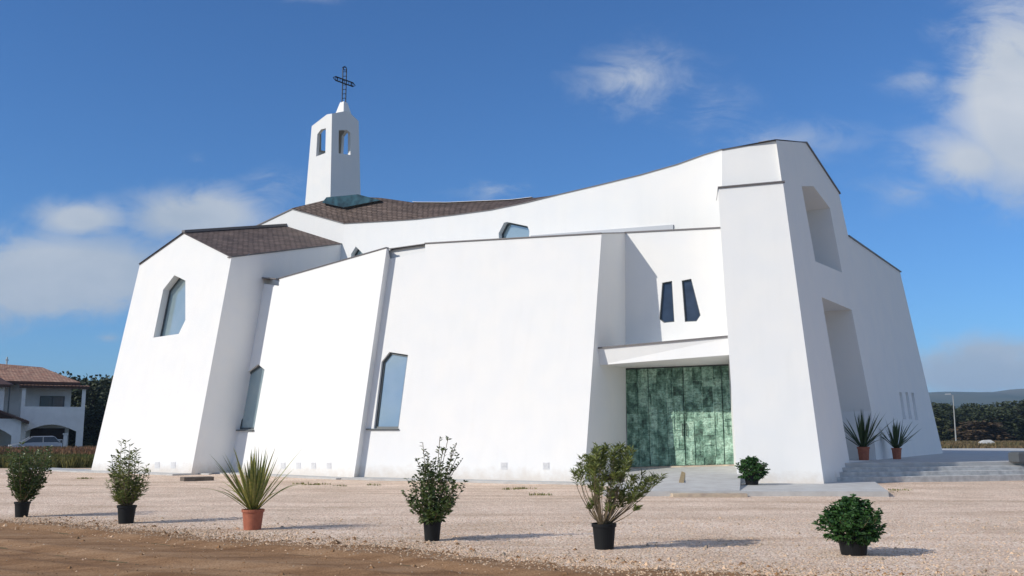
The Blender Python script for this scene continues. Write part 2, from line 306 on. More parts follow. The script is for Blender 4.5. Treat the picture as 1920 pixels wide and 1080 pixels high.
# ------------------------------------------------------------------ planes of the building (metres, camera at origin)
def ground(u, v, z=0.0):
    d = ray(u, v); return EYE+d*((z-EYE.z)/d.z)
def depth(u, v, y):
    d = ray(u, v); return EYE+d*(y/d.y)
class Plane:
    def __init__(s, a, b, c):
        s.p = V(a); n = (V(b)-s.p).cross(V(c)-s.p).normalized()
        if n.dot(V(a)-EYE) > 0: n = -n
        s.n = n                                   # faces the camera
    def hit(s, u, v):
        d = ray(u, v); return EYE+d*((s.p-EYE).dot(s.n)/d.dot(s.n))
    def moved(s, back):
        q = Plane.__new__(Plane); q.n = s.n; q.p = s.p-s.n*back; return q
    def H(s, *pts): return [s.hit(*p) for p in pts]
def battered(a, b, k):
    d = (b-a).normalized(); m = V((d.y, -d.x, 0))
    if m.y > 0: m = -m
    return Plane(a, b, a+V((0, 0, 1))-m*k)
Z = V((0, 0, 1))
Nb = lambda p: V((p.x, p.y, 0))
SD = V((.54, .84, 0)).normalized()               # the way the side walls run back

PA = battered(ground(170, 885), ground(358, 891), .165)
PB = battered(ground(427, 888), ground(663, 899), .165)
PC = battered(ground(672, 898.3), ground(1095, 908), .165)
PD = battered(ground(1383, 905, .15), ground(1545, 907, .15), .13)
PD2 = PD.moved(.14)                              # upper part of the pier, set back behind the ledge
Dbr = PD.hit(1545, 907); Dtr = PD.hit(1455, 263)
PE = Plane(Dbr, Dtr, ground(1768, 850, .69))
Nl = depth(645, 420, 45.0); Nr = depth(1353, 281, 34.3)
PN = Plane(Nl, Nr, Nl-Z*5+V((0, 0, 0)))
PG = Plane(Nl, Nl+V((-.865, .5, 0)), Nl-Z*5)
Cb = ground(1095, 908); Ctop = PC.hit(1128, 438)
sidep = Plane(Cb, Cb+SD, Ctop)
Pbl = sidep.hit(1174, 877); Ptl = sidep.hit(1172, 437)
PP = Plane(Pbl, Ptl, depth(1379, 871, 32.9))

church = empty('church', (2, 33, 0), 'modern white plastered church with battered walls, brown slate roofs and a small bell tower', 'church')
CI = Matrix.Translation(church.location).inverted()
def part(mb, name, m, parent=None, **kw):
    """parts are written in world coordinates; shift them under their thing"""
    p = parent or church
    off = V((0, 0, 0)); q = p
    while q: off += q.location; q = q.parent
    mb.v = [x-off for x in mb.v]
    return mb.build(name, m, p, **kw)

def reveal(mb, hole, vec):
    n = len(hole)
    for k in range(n):
        a, b = hole[k], hole[(k+1) % n]; mb.face([a, b, b+vec, a+vec])
def inset(poly, c_amt):
    """inset of a flat convex polygon"""
    n = len(poly); nor = (poly[1]-poly[0]).cross(poly[2]-poly[1]).normalized(); cen = sum(poly, V())/n; out = []
    for k in range(n):
        p0, p1, p2 = poly[k-1], poly[k], poly[(k+1) % n]
        e1 = (p1-p0).normalized(); e2 = (p2-p1).normalized(); m1 = nor.cross(e1); m2 = nor.cross(e2)
        if m1.dot(cen-p1) < 0: m1 = -m1
        if m2.dot(cen-p1) < 0: m2 = -m2
        bis = (m1+m2); bis = bis/(max(.3, bis.dot(m1))); out.append(p1+bis*c_amt)
    return out
def window(hole, vec, fw=.07, glass=GLASS, label=None, sill=False):
    """frame + pane set at the back of a reveal"""
    nv = vec.normalized(); back = [p+vec*.985 for p in hole]; inn = inset(back, fw); fr = MB()
    n = len(back)
    f2 = [p-nv*.06 for p in back]; i2 = [p-nv*.06 for p in inn]
    f2 = inset(f2, .004)
    for k in range(n):
        k2 = (k+1) % n
        fr.face([f2[k], f2[k2], i2[k2], i2[k]]); fr.face([i2[k], i2[k2], inn[k2], inn[k]])
    kw = {'label': label} if label else {}
    fo = part(fr, 'window', FRAME, **kw)
    g = MB(); g.face([p-nv*.012 for p in inn]); part(g, 'glass_pane', glass, fo)
    return fo
def wall(name, outer, holes=(), vecs=None, label=None, extra=()):
    mb = MB(); mb.poly(outer, holes)
    for h, v in zip(holes, vecs or []): reveal(mb, h, v)
    for e in extra: mb.face(e)
    kw = {'label': label} if label else {}
    return part(mb, name, PLASTER, weld=True, **kw)
def strip(pts, m, th=.05, out=.05, back=.35, name='coping', mt=None, label=None):
    """thin sheet-metal cap along a wall top; m = horizontal way out of the wall"""
    pts = [V(p) for p in pts]; mb = MB()
    mb.loft([[p+m*out, p+m*out+Z*th, p-m*back+Z*th, p-m*back] for p in pts])
    kw = {'label': label} if label else {}
    return part(mb, name, mt or COPING, **kw)
def hor(n): q = V((n.x, n.y, 0)); return q.normalized()
def roofgrid(mb, A, B, nu=1):
    """tiled surface between eave line A and ridge line B with metre UVs"""
    ua = 0
    for k in range(len(A)-1):
        ub = ua+(A[k+1]-A[k]).length; h0 = (B[k]-A[k]).length; h1 = (B[k+1]-A[k+1]).length
        mb.face([A[k], A[k+1], B[k+1], B[k]], [(ua, 0), (ub, 0), (ub, h1), (ua, h0)]); ua = ub

# ---- chapel on the left (A)
A0, A1, A2, A3, A4 = PA.H((170, 885), (358, 891), (434, 483), (345, 438), (262, 497))
A2b = PG.hit(640, 458); A3b = PG.hit(535, 425)
A4b = A4+(A3b-A3)*1.0+V((0, 0, -.2)); A0b = V((A4b.x, A4b.y, 0)); A1b = V((A2b.x, A2b.y, 0))+V((-.2, 0, 0))
hA = PA.H((327, 516), (347.5, 526), (347.5, 600), (335, 626), (287.5, 633), (306, 543))
inA = -PA.n*.0+V((.45, .85, 0)).normalized()*.42
wall('chapel_wall', [A0, A1, A2, A3, A4], [hA], [inA], extra=[[A1, A1b, A2b, A2], [A0, A4, A4b, A0b], [A0b, A4b, A3b, A2b, A1b]])
window(hA, inA, .05)
m = MB(); up = Z*.045
roofgrid(m, [A2+up-SD*.08, A2b+up], [A3+up-SD*.08, A3b+up]); roofgrid(m, [A4b+up, A4+up-SD*.08], [A3b+up, A3+up-SD*.08])
part(m, 'chapel_roof', SLATE)
mA = hor(PA.n)
strip([A4, A3, A2], mA, .03, .04, .25); strip([A2-SD*.05, A2b], V((SD.y, -SD.x, 0)), .045, .04, .2); strip([A3-SD*.05+Z*.03, A3b+Z*.03], V((SD.y, -SD.x, 0)), .12, .1, .1, 'ridge_cap')

# ---- low body, left stretch (B)
B0, B1, B2 = PB.H((427, 888), (663, 899), (725, 465)); B3, B3b = PB.H((523, 523), (523, 536)); B4 = PB.hit(470, 524)
B00 = PB.hit(405, 888)
hB = PB.H((484, 683), (496, 693), (476, 805.5), (444, 805.5), (461, 700))
inB = -hor(PB.n)*.16
Bs_t = PC.hit(731.5, 485); Bs_t2 = PC.hit(729, 467); Bs_b = PC.hit(672, 898.3)
wall('low_body_wall', [B00, B1, B2, B3, B3b, B4+V((0, 0, -.1))], [hB], [inB], extra=[[B1, Bs_b, Bs_t, Bs_t2, B2]], label='stretch of wall with a slanted top beside the chapel')
window(hB, inB, .085)
strip([B3, B2], hor(PB.n), .035, .04, .12)
strip(PB.H((486, 522), (523, 525)), hor(PB.n), .06, .16, .4)
m = MB(); m.box(PB.hit(441, 806.5)+hor(PB.n)*.10-Z*.03, PB.hit(477, 806.5)-PB.hit(441, 806.5), -hor(PB.n)*.3, Z*.045); part(m, 'window_sill', FRAME)
m = MB(); m.box(PC.hit(688, 804.5)+hor(PC.n)*.08-Z*.03, PC.hit(748, 804.5)-PC.hit(688, 804.5), -hor(PC.n)*.3, Z*.045); part(m, 'window_sill', FRAME)

# ---- low body, long stretch (C)
hC = PC.H((730, 660), (765, 665.5), (747, 803.5), (700.5, 803.5), (715.5, 678))
inC = -hor(PC.n)*.16
C1, C2, C3, C3b = PC.H((1095, 908), (1128, 438), (797, 457), (797, 472.5))
sC = [C1, Pbl, Ptl, C2]
wall('low_body_wall', [Bs_b, C1, C2, C3, C3b, Bs_t], [hC], [inC], extra=[sC], label='longest blank stretch of the low wall, left of the portal')
window(hC, inC, .075)
PCf = PC.moved(.14)
m = MB(); m.poly(PCf.H((728, 468), (803, 459), (803, 482), (728, 494))); part(m, 'notch_wall', PLASTER)
mc = hor(PC.n)
strip([PC.hit(797, 457), C2], mc, .035, .05, .3); strip(PC.H((729, 467.5), (797, 458)), mc, .03, .03, .15)
strip([C2, Ptl], hor(sidep.n), .03, .03, .3)
# flat roofs behind the low walls, up to the nave wall
Nc1 = PN.hit(1172, 470); Nc2 = PN.hit(655, 520)
m = MB(); m.face([C3-Z*.05, C2-Z*.05, Ptl-Z*.05, V((Nc1.x, Nc1.y, Ptl.z-.05))]); q = Bs_t
m.face([C3-Z*.05, V((Nc1.x, Nc1.y, Ptl.z-.05)), V((Nc2.x, Nc2.y, C3.z-.3)), Bs_t2-Z*.05])
m.face([Bs_t2-Z*.05, V((Nc2.x, Nc2.y, C3.z-.3)), B3+SD*2-Z*.05, B3-Z*.05, B2-Z*.05]); part(m, 'flat_roof', ZINC)

# ---- recessed portal wall (P) with the bronze door
P1, P2 = PP.H((1350, 428), (1400, 425.5))
hD = PP.H((1169.8, 690), (1371, 682), (1379, 872), (1174.3, 877.5))
hW1 = PP.H((1241.5, 530), (1260, 526.5), (1264.5, 603.5), (1245, 605.5), (1236, 598))
hW2 = PP.H((1278, 526), (1296, 522.5), (1313.5, 591), (1306, 602.5), (1284, 603.5))
inP = -hor(PP.n)
Pb0 = V((Pbl.x, Pbl.y, 0)); Pr = PP.hit(1415, 875)
wall('portal_wall', [PP.hit(1174.25, 905), PP.hit(1415, 900), PP.hit(1402, 425.5), Ptl], [hD, hW1, hW2], [inP*.18, inP*.12, inP*.12])
window(hW1, inP*.12, .035, GLASSD); window(hW2, inP*.12, .035, GLASSD)
strip([Ptl, PP.hit(1400, 425.5)], hor(PP.n), .045, .04, .8)
# flashing where the low roof meets the nave wall
PN2 = PN.moved(-.06)
m = MB(); a = PN2.H((995, 441.5), (1262, 421), (1262, 440), (1150, 446), (995, 450)); m.poly(a); b = [p-hor(PN.n)*.1 for p in a]; m.face([a[0], a[1], b[1], b[0]]); m.face([a[1], a[2], b[2], b[1]]); part(m, 'flashing', ZINC)

# door
dv = inP*.15
d4 = [p+dv for p in hD]; ex = (d4[1]-d4[0]); ey = (d4[0]-d4[3]); dn = hor(PP.n)
WW, HH = ex.length, ey.length
def dpt(s, t, z=0):                               # s,t in 0..1 over the door, z outwards
    return (d4[3].lerp(d4[2], s)).lerp(d4[0].lerp(d4[1], s), t)+dn*z
door = None
rng = random.Random(5)
def dbox(mb, s0, s1, t0, t1, z0, z1):
    q = [dpt(s0, t0, z1), dpt(s1, t0, z1), dpt(s1, t1, z1), dpt(s0, t1, z1)]; w = [dpt(s0, t0, z0), dpt(s1, t0, z0), dpt(s1, t1, z0), dpt(s0, t1, z0)]
    U = [(s0*WW, t0*HH), (s1*WW, t0*HH), (s1*WW, t1*HH), (s0*WW, t1*HH)]
    i = len(mb.v); mb.v += q+w
    mb.f.append([i, i+1, i+2, i+3]); mb.uv.append(U)
    for k in range(4):
        k2 = (k+1) % 4; mb.f.append([i+k, i+4+k, i+4+k2, i+k2]); mb.uv.append([U[k], U[k], U[k2], U[k2]])
m = MB(); dbox(m, 0, 1, 0, 1, -.06, -.012); dframe = part(m, 'door', FRAME)
leaves = [(0.008, .218), (.224, .548), (.556, .898), (.904, .992)]
for (s0, s1) in leaves:
    m = MB(); dbox(m, s0, s1, .008, .985, -.01, .02)
    cols = max(1, round((s1-s0)/.085)); xs = [s0+(s1-s0)*k/cols for k in range(cols+1)]
    for k in range(1, cols): xs[k] += rng.uniform(-.02, .02)
    for k in range(cols):                         # plates hammered onto the leaf, unequal in size
        t = .012
        while t < .96:
            h = rng.choice((.05, .09, .13, .2, .3))*rng.uniform(.7, 1.2); t1 = min(.98, t+h)
            if t1 > .93: t1 = .98
            g = rng.uniform(.001, .006)
            z = rng.choice((.024, .03, .04, .055, .075))
            dbox(m, xs[k]+g, xs[k+1]-g, t+.0015, t1-.0015, .02, z)
            if rng.random() < .5:
                a = rng.uniform(.2, .5); b = a+rng.uniform(.1, .3); X = xs[k+1]-xs[k]; T = t1-t
                dbox(m, xs[k]+X*a, xs[k]+X*b, t+T*.1, t+T*rng.uniform(.5, .9), z, z+rng.uniform(.01, .025))
            t = t1
    # welded upright ribs and cross bars
    for k in range(cols+1):
        if rng.random() < .8:
            a = rng.uniform(0, .3); x = min(max(xs[k], s0+.004), s1-.004); dbox(m, x-.0035, x+.0035, .02+a, rng.uniform(.7, .97), .03, .062)
    for k in range(4):
        t = rng.uniform(.08, .92); dbox(m, s0+.01, s1-.01, t, t+.006, .03, .058)
    part(m, 'door_leaf', PATINA, dframe)
for s in (.535, .57):
    m = MB(); m.tube([dpt(s, .30, .05), dpt(s, .30, .12), dpt(s, .42, .12), dpt(s, .42, .05)], .014, 8); part(m, 'door_handle', IRON, dframe)

# canopy over the door, spanning from the low wall to the pier
k0 = sidep.hit(1122, 654); k1 = PD.moved(.25).hit(1369, 631.5); k2 = PD.moved(.25).hit(1373, 665); k3 = sidep.hit(1125, 684.5)
k4 = PP.hit(1164, 655); k5 = PP.hit(1371, 650); b3 = PP.hit(1164, 689.5); b2 = PP.hit(1376, 681.5)
k1 += (k1-k0).normalized()*.25; k2 += (k2-k3).normalized()*.25
m = MB(); m.face([k3, k2, k1, k0]); m.face([k3, b3, b2, k2]); m.face([k0, k1, V((b2.x, b2.y, k1.z)), V((b3.x, b3.y, k0.z))]); part(m, 'canopy', PLASTER)
strip([k0, k1], hor((k2-k3).cross(Z)) if (k2-k3).cross(Z).y < 0 else -hor((k2-k3).cross(Z)), .05, .05, 1.2, label='thin dark metal edge on the door canopy')

# ---- pier (D) with the ledge
D0, D1 = PD.H((1383, 905), (1545, 907)); D2 = PD.hit(1468, 342); D3 = PD.hit(1346, 353)
D0 = D0-Z*.4+(D0-D3).normalized()*0; D1g = D1+(D1-D2).normalized()*.3; D0g = PD.hit(1383, 905); D0g = D0g+(D0g-D3).normalized()*.3
Din = SD*3.6
wall('pier_wall', [D0g, D1g, D2, D3], extra=[[D0g, D3, D3+Din, D0g+Din]])
U = PD2.H((1353.5, 282), (1455, 264), (1469, 350), (1353.5, 375)); Ul = PD2.hit(1353.5, 372)
part_m = MB(); part_m.poly(U); part_m.face([U[0], U[3], D0g+SD*.15, Nb(Nr)+V((.02, 0, 0)), Nr+V((.02, 0, 0))]); part_m.face([D3, D2, U[2]-Z*.0, U[3]]); part(part_m, 'pier_wall', PLASTER, label='upper part of the entrance pier, set back above its ledge')
mD = hor(PD.n)
strip([D3, D2, D2+(D2-D3).normalized()*.06], mD, .045, .06, .12, label='thin ledge across the entrance pier')
strip([D3-mD*.02, PD.hit(1343.5, 376)-mD*.02], mD, .04, .05, .12, label='short turned-down end of the pier ledge')

# ---- shaded entrance facade (E)
E = PE.H((1455, 263), (1511, 268), (1573, 362), (1590.5, 443), (1687.5, 510), (1768, 850))
Ebr = E[5]+(E[5]-E[4]).normalized()*.9; Ebl = D1g
n1 = PE.H((1503, 349), (1525, 349), (1556, 390), (1579, 511), (1529, 490))
n2 = PE.H((1540.5, 557), (1597, 581), (1634, 771), (1643, 862.5), (1593, 866.5))
slits = []
for (u, v, w, du) in ((1686, 735, 5, 5), (1697.5, 735, 5, 5), (1708.5, 736, 5, 5)):
    slits.append(PE.H((u, v), (u+w, v+1), (u+w+du+3, v+52), (u+du+2, v+51)))
inE = -hor(PE.n)
into = inE+V((0, 0, -.0))
vecs = [inE*2.0, inE*2.3, inE*.25, inE*.25, inE*.25]
holes = [n1, n2]+slits
backs = [[p+v for p in h] for h, v in zip(holes, vecs)]
wall('entrance_wall', [Ebl]+[Dtr]+E[1:]+[Ebr], holes, vecs, extra=backs, label='shaded entrance wall with two deep slanted niches and three narrow slots')
mE = hor(PE.n)
strip([Dtr-mE*.3, E[1]], mE, .045, .05, .3); strip([E[1], E[2]+(E[2]-E[1]).normalized()*.1], mE, .05, .05, .3); strip([E[3], E[4]+(E[4]-E[3]).normalized()*.15], mE, .05, .05, .3)

# ---- nave wall (N) and the gable at its head (G)
eave_px = [(645, 420), (690, 417.5), (735, 415), (780, 412), (850, 404), (920, 394.5), (985, 381), (1050, 365), (1120, 348.5), (1200, 329), (1270, 309), (1320, 291), (1353.5, 281)]
ev = PN.H(*eave_px)
hN1 = PN.H((936, 470), (935, 437), (945, 417.5), (951, 416), (989, 424), (992.5, 433), (991, 470))
hN2 = PN.H((656, 500), (658.5, 476), (667, 462), (681, 476), (681, 500))
inN = -hor(PN.n)*.3
wall('nave_wall', [Nb(Nl)]+ev+[Nb(Nr)], [hN1, hN2], [inN, inN])
window(hN1, inN, .06); window(hN2, inN, .06)
G0 = PG.hit(548, 393); G1 = PG.hit(485, 423); G1 = G0+(G1-G0)*1.25
wall('nave_gable_wall', [Nb(Nl), Nl, G0, G1, Nb(G1)])
mN = hor(PN.n)
strip([p+Z*0 for p in ev], mN, .025, .035, .25); strip([U[0], U[1]], mD, .025, .035, .2)
mG = hor(PG.n); strip([Nl, G0], mG, .045, .04, .25); strip([G0, G1], mG, .06, .04, .25)
# ridge: vertical plane through both apexes
PR = Plane(G0, E[1], G0-Z*5)
rid_px = [(548, 391.5), (610, 376.5), (665, 370), (715, 372.5), (780, 382), (840, 382.5), (900, 380), (960, 377.5), (1010, 371.5)]
ridge = [PR.hit(*p) for p in rid_px]
def eav_v(u):
    P = eave_px+[(1455, 263)]
    for a, b in zip(P, P[1:]):
        if a[0] <= u <= b[0]: return a[1]+(b[1]-a[1])*(u-a[0])/(b[0]-a[0])
    return P[-1][1]
for u in (1060, 1110, 1160, 1210, 1260, 1310, 1360, 1410): ridge.append(PR.hit(u, eav_v(u)+2.5+(u-1010)*.012))
ridge.append(E[1])
def resample(L, n):
    d = [0]
    for a, b in zip(L, L[1:]): d.append(d[-1]+(b-a).length)
    out = []
    for k in range(n):
        t = d[-1]*k/(n-1); j = 0
        while j < len(d)-2 and d[j+1] < t: j += 1
        out.append(L[j].lerp(L[j+1], (t-d[j])/(d[j+1]-d[j]+1e-9)))
    return out
RD = resample(ridge, 121); dN = (Nr-Nl); dN.z = 0; dN.normalize()
ks = min(range(121), key=lambda k: abs((RD[k]-Nr).dot(dN)-.3))     # ridge point square to the end of the nave wall
EV = resample(ev, 100)+[PD2.hit(1356, 281.4)]+resample([PD2.hit(1356, 281.4), Dtr], 21)[1:]
RD = resample(RD[:ks+1], 100)+[RD[ks]]+resample(RD[ks:], 21)[1:]
up = Z*.04
m = MB(); roofgrid(m, [p+up for p in EV], [p+up for p in RD])
farE = resample([G1, G1.lerp(E[2], .5)-Z*1.0, E[2]], 121)
roofgrid(m, [p+up for p in farE[::-1]], [p+up for p in RD[::-1]])
part(m, 'nave_roof', SLATE)
m = MB(); m.loft([[p+Z*.07+mN*.06, p+Z*.085+mN*.05, p+Z*.085-mN*.12, p+Z*.05-mN*.12] for p in RD[32:60]]); part(m, 'ridge_cap', PLASTER, label='white mortar line along the sagging nave ridge')
# far side, closing the volume
m = MB()
for a, b in zip(farE, farE[1:]): m.face([Nb(a), Nb(b), b, a])
exn = (Nl-Nr).normalized(); exn = V((exn.x, exn.y, 0))*13
q = [E[3], E[4], Ebr]; qb = [p+exn for p in q]; qb[2] = V((qb[2].x, qb[2].y, 0))
m.face([q[1], q[2], qb[2], qb[1]]); m.face([Nb(E[3])+exn, E[3]+exn, qb[1], qb[2]])
part(m, 'rear_wall', PLASTER)
m = MB(); roofgrid(m, [E[4]+up, qb[1]+up], [E[3]+up, qb[0]+up]); part(m, 'aisle_roof', SLATE)

# skylight of blue-green glass against the ridge
m = MB()
RPl = Plane(EV[4], RD[2], RD[7])
nup = RPl.n if RPl.n.z > 0 else -RPl.n
s4 = [p+nup*.2 for p in RPl.H((649, 391), (718, 377.5), (676, 366.5), (617, 372), (609, 382))]
m.poly(s4); sb = [p-nup*.28 for p in s4]
sky_ = part(m, 'skylight', mat('blue_green_glass', (.006, .025, .042), .55, spec=.08, vcol=(.03, .095, .13), vscale=2.6))
m = MB()
for k in range(5): m.face([s4[k], s4[(k+1) % 5], sb[(k+1) % 5], sb[k]])
part(m, 'skylight_kerb', FRAME, sky_)

# vents near the foot of the walls
VENT = mat('grey_vent', (.60, .60, .60), .8, vcol=(.7, .7, .7), vscale=14)
def vent(P, u, v, w=9, h=12):
    a = P.H((u-w/2, v+h/2), (u+w/2, v+h/2), (u+w/2, v-h/2), (u-w/2, v-h/2)); n = P.n; m = MB()
    m.loft([[p-n*.02 for p in a], [p+n*.012 for p in a]])
    for k in range(1, 5):
        t = k/5; p = a[0].lerp(a[3], t); q = a[1].lerp(a[2], t); m.box(p.lerp(q, .1)+n*.012, (q-p)*.8, n*.012, Z*.02)
    part(m, 'wall_vent', VENT)
for u in (211, 295, 325): vent(PA, u, 872)
for u in (531, 560, 588, 617): vent(PB, u, 873)
for u in (945, 1024): vent(PC, u, 873.5, 12, 13)

# ---- bell tower
TY = 50.0
def tw(u, v, y): return depth(u, v, y)
tn = depth(621, 372, TY); dirR = V((.55, .835, 0)); dirL = V((-.8, .6, 0))
PTR = Plane(depth(619.5, 372, TY), depth(622.5, 213, TY), depth(619.5, 372, TY)+dirR)
PTL = Plane(depth(619.5, 372, TY), depth(622.5, 213, TY), depth(619.5, 372, TY)+dirL)
tower = MB()
nb, nt_ = PTR.H((619.2, 385), (622.5, 213)); nb = nb+(nb-nt_).normalized()*4
rb, rt, rp = PTR.H((676.5, 385), (672.5, 227), (651, 207.5)); rb = rb+(rb-rt).normalized()*4
lb, lt, lp = PTL.H((571, 395), (584.5, 236.5), (613, 214.5)); lb = lb+(lb-lt).normalized()*4
# fourth edge
ft = lt+(rt-nt_); fb = lb+(rb-nb); fpl = rp+(lt-nt_); fpr = lp+(rt-nt_)
hR = PTR.H((635, 244), (650, 243.5), (657, 249), (657, 290.5), (635, 287.5)); hL = PTL.H((595, 251.5), (602, 242.5), (611, 240.5), (610, 287), (592.5, 293.5))
vR = (lt-nt_); vR = V((vR.x, vR.y, 0)).normalized(); vL = V((rt.x-nt_.x, rt.y-nt_.y, 0)).normalized()
wt = .2
sL = (lt-nt_).length; sR = (rt-nt_).length
tower.poly([nb, rb, rt, rp, nt_], [hR]); tower.poly([nb, lb, lt, lp, nt_], [hL])
offR = lt-nt_; offL = rt-nt_
offRb = V((offR.x, offR.y, 0)); offLb = V((offL.x, offL.y, 0))
hRb = [p+offRb+Z*.42 for p in hR]; hLb = [p+offLb+Z*.42 for p in hL]
tower.poly([lb, fb, ft, fpl, lt], [hRb]); tower.poly([rb, fb, ft, fpr, rt], [hLb])
reveal(tower, hR, vR*wt); reveal(tower, hL, vL*wt); reveal(tower, hRb, -vR*wt); reveal(tower, hLb, -vL*wt)
cen = (nt_+rt+lt+ft)/4+vL*.62
ring = [nt_, rp, rt, fpr, ft, fpl, lt, lp]
pr0 = [cen+(p-cen)*.30 for p in ring]
for p in pr0: p.z = max(r.z for r in ring)-.03
for k in range(8): tower.face([ring[k], ring[(k+1) % 8], pr0[(k+1) % 8], pr0[k]])
tw_o = part(tower, 'bell_tower', PLASTER, weld=True)
m = MB(); zt = pr0[0].z
def sq(c, h, z): a = vL*h; b = vR*h; return [V((c.x, c.y, z))+a+b, V((c.x, c.y, z))+a-b, V((c.x, c.y, z))-a-b, V((c.x, c.y, z))-a+b]
topz = depth(642, 192.5, cen.y).z
m.loft([sq(cen, .40, zt-.35), sq(cen, .36, zt), sq(cen, .15, topz)]); part(m, 'pinnacle', PLASTER, tw_o)
# openwork iron cross: twin bars with ties
m = MB(); cz0 = topz-.05; cz1 = depth(643, 128, cen.y).z; cx = V((cen.x, cen.y, 0)); arm = V((.80, .60, 0)).normalized()
arm = V((.64, .77, 0))
hz = cz0+(cz1-cz0)*.62; half = .64
for q in (-1, 1):
    m.tube([cx+arm*.13*q+Z*cz0, cx+arm*.13*q+Z*cz1], .032, 6)
    m.tube([cx-arm*half+Z*(hz+.11*q), cx+arm*half+Z*(hz+.11*q)], .036, 6)
for k in range(9): z = cz0+(cz1-cz0)*k/8; m.tube([cx-arm*.13+Z*z, cx+arm*.13+Z*(z+.1)], .018, 5)
for k in range(9): t = -half+2*half*k/8; m.tube([cx+arm*t+Z*(hz-.11), cx+arm*t+Z*(hz+.11)], .018, 5)
for (a, z) in ((half, hz), (-half, hz), (0, cz1)):
    c = cx+arm*a+Z*z
    m.tube([c-arm*.16, c+Z*.12, c+arm*.16, c-Z*.12, c-arm*.16], .026, 5)
part(m, 'iron_cross', IRON, tw_o)

# ------------------------------------------------------------------ ground
def struct(mb, name, m, kind='structure', **kw): return mb.build(name, m, None, kind=kind, **kw)
m = MB(); n = 64; rr = [0, 60, 200, 600, 2500, 15000]
m.v = [V((0, 40, 0))]+[V((r*math.cos(2*math.pi*j/n), 40+r*math.sin(2*math.pi*j/n), 0)) for r in rr[1:] for j in range(n)]
for j in range(n): m.f.append([0, 1+j, 1+(j+1) % n]); m.uv.append([(0, 0)]*3)
for i in range(len(rr)-2):
    for j in range(n): a = 1+i*n; m.f.append([a+j, a+n+j, a+n+(j+1) % n, a+(j+1) % n]); m.uv.append([(0, 0)]*4)
struct(m, 'ground', FIELD)
# gravel yard: one dense sheet, gently uneven
def gheight(x, y):
    d = (x-10.1)*.276-(y-30.55)*.961              # the yard rises gently towards the stairs
    rise = .07*max(0, min(1, 1-(d-.5)/3.5))*max(0, min(1, (x-9.5)/1.6))*max(0, min(1, (y-24)/4))
    return rise+gflat(x, y)
def gflat(x, y):
    return .02+.018*mnoise.noise(V((x*.35, y*.35, 3)))+.006*mnoise.noise(V((x*1.7, y*1.7, 7)))
def gridsheet(name, x0, x1, y0, y1, nx, ny, hf, m_, keep=None):
    mb = MB(); idx = {}
    for j in range(ny+1):
        for i in range(nx+1):
            x = x0+(x1-x0)*i/nx; y = y0+(y1-y0)*j/ny; mb.v.append(V((x, y, hf(x, y))))
    for j in range(ny):
        for i in range(nx):
            a = j*(nx+1)+i
            if keep is None or keep(x0+(x1-x0)*(i+.5)/nx, y0+(y1-y0)*(j+.5)/ny): mb.f.append([a, a+1, a+nx+2, a+nx+1]); mb.uv.append([(0, 0)]*4)
    return struct(mb, name, m_, smooth=True)

# dirt road in the foreground: boundary read as a curve y(x)
bpts = [(-300, 965), (0, 977), (150, 986), (300, 1000), (450, 1012), (600, 1019), (750, 1030), (900, 1046), (1050, 1059), (1300, 1074), (1550, 1086), (2100, 1110)]
bg_ = [ground(*p) for p in bpts]
def road_edge(x):
    for a, b in zip(bg_, bg_[1:]):
        if a.x <= x <= b.x: return a.y+(b.y-a.y)*(x-a.x)/(b.x-a.x)
    return bg_[0].y if x < bg_[0].x else bg_[-1].y
def rheight(x, y):
    e = road_edge(x)-y+.30*mnoise.noise(V((x*1.3, y*1.3, 0)))+.40*mnoise.noise(V((x*3.7, y*5, 5)))+.30*mnoise.noise(V((x*11, y*14, 5)))
    t = max(0, min(1, e/.5+.3))
    rut = 0
    for off, dd in ((1.3, .05), (2.9, .045), (4.4, .03)):
        d = (road_edge(x)-y-off-.25*math.sin(x*.25+off)); rut -= dd*math.exp(-(d/.22)**2); rut += .022*math.exp(-((abs(d)-.4)/.12)**2)
    return -.05+.095*t+(rut+.012*mnoise.noise(V((x*1.1, y*3.0, 9)))+.006*mnoise.noise(V((x*8, y*8, 9))))*t
gridsheet('dirt_road', -16, 9, 4, 20, 360, 300, rheight, DIRT)
gridsheet('gravel_yard', -40, 34, 3, 46.5, 260, 180, lambda x, y: gheight(x, y)-.14*max(0, min(1, (road_edge(x)-y-.7)/.5)), GRAVEL)
# loose gravel along the road edge and over the near yard
rng = random.Random(11)
m = MB()
def stone(x, y, z, s):
    q = rng.random()*6.28; i = len(m.v); c, d = math.cos(q)*s, math.sin(q)*s; h = s*rng.uniform(.5, .9)
    m.v += [V((x+c, y+d, z)), V((x-d*.8, y+c*.8, z)), V((x-c, y-d, z)), V((x+d*.9, y-c*.9, z)), V((x+c*.3, y+d*.2, z+h))]
    for f in ((0, 1, 4), (1, 2, 4), (2, 3, 4), (3, 0, 4)): m.f.append([i+k for k in f]); m.uv.append([(0, 0)]*3)
cl = MB()
for k in range(34000):
    if k % 2:
        x = rng.uniform(-9.5, 6); y = road_edge(x)+rng.gauss(-.25, .55)
        if abs(x) > .56*y*1.03 or y < 10: continue
    else:
        y = 10+9*rng.random()**1.4; x = rng.uniform(-.56, .56)*y*1.03
    e = road_edge(x)-y
    if e > 0 and rng.random() > .75*math.exp(-e*1.5)+.02: continue
    z = max(gheight(x, y) if e < .7 else -1, rheight(x, y)); stone(x, y, z-.002, rng.uniform(.008, .024) if rng.random() < .985 else rng.uniform(.03, .05))
sv = m; m = MB()
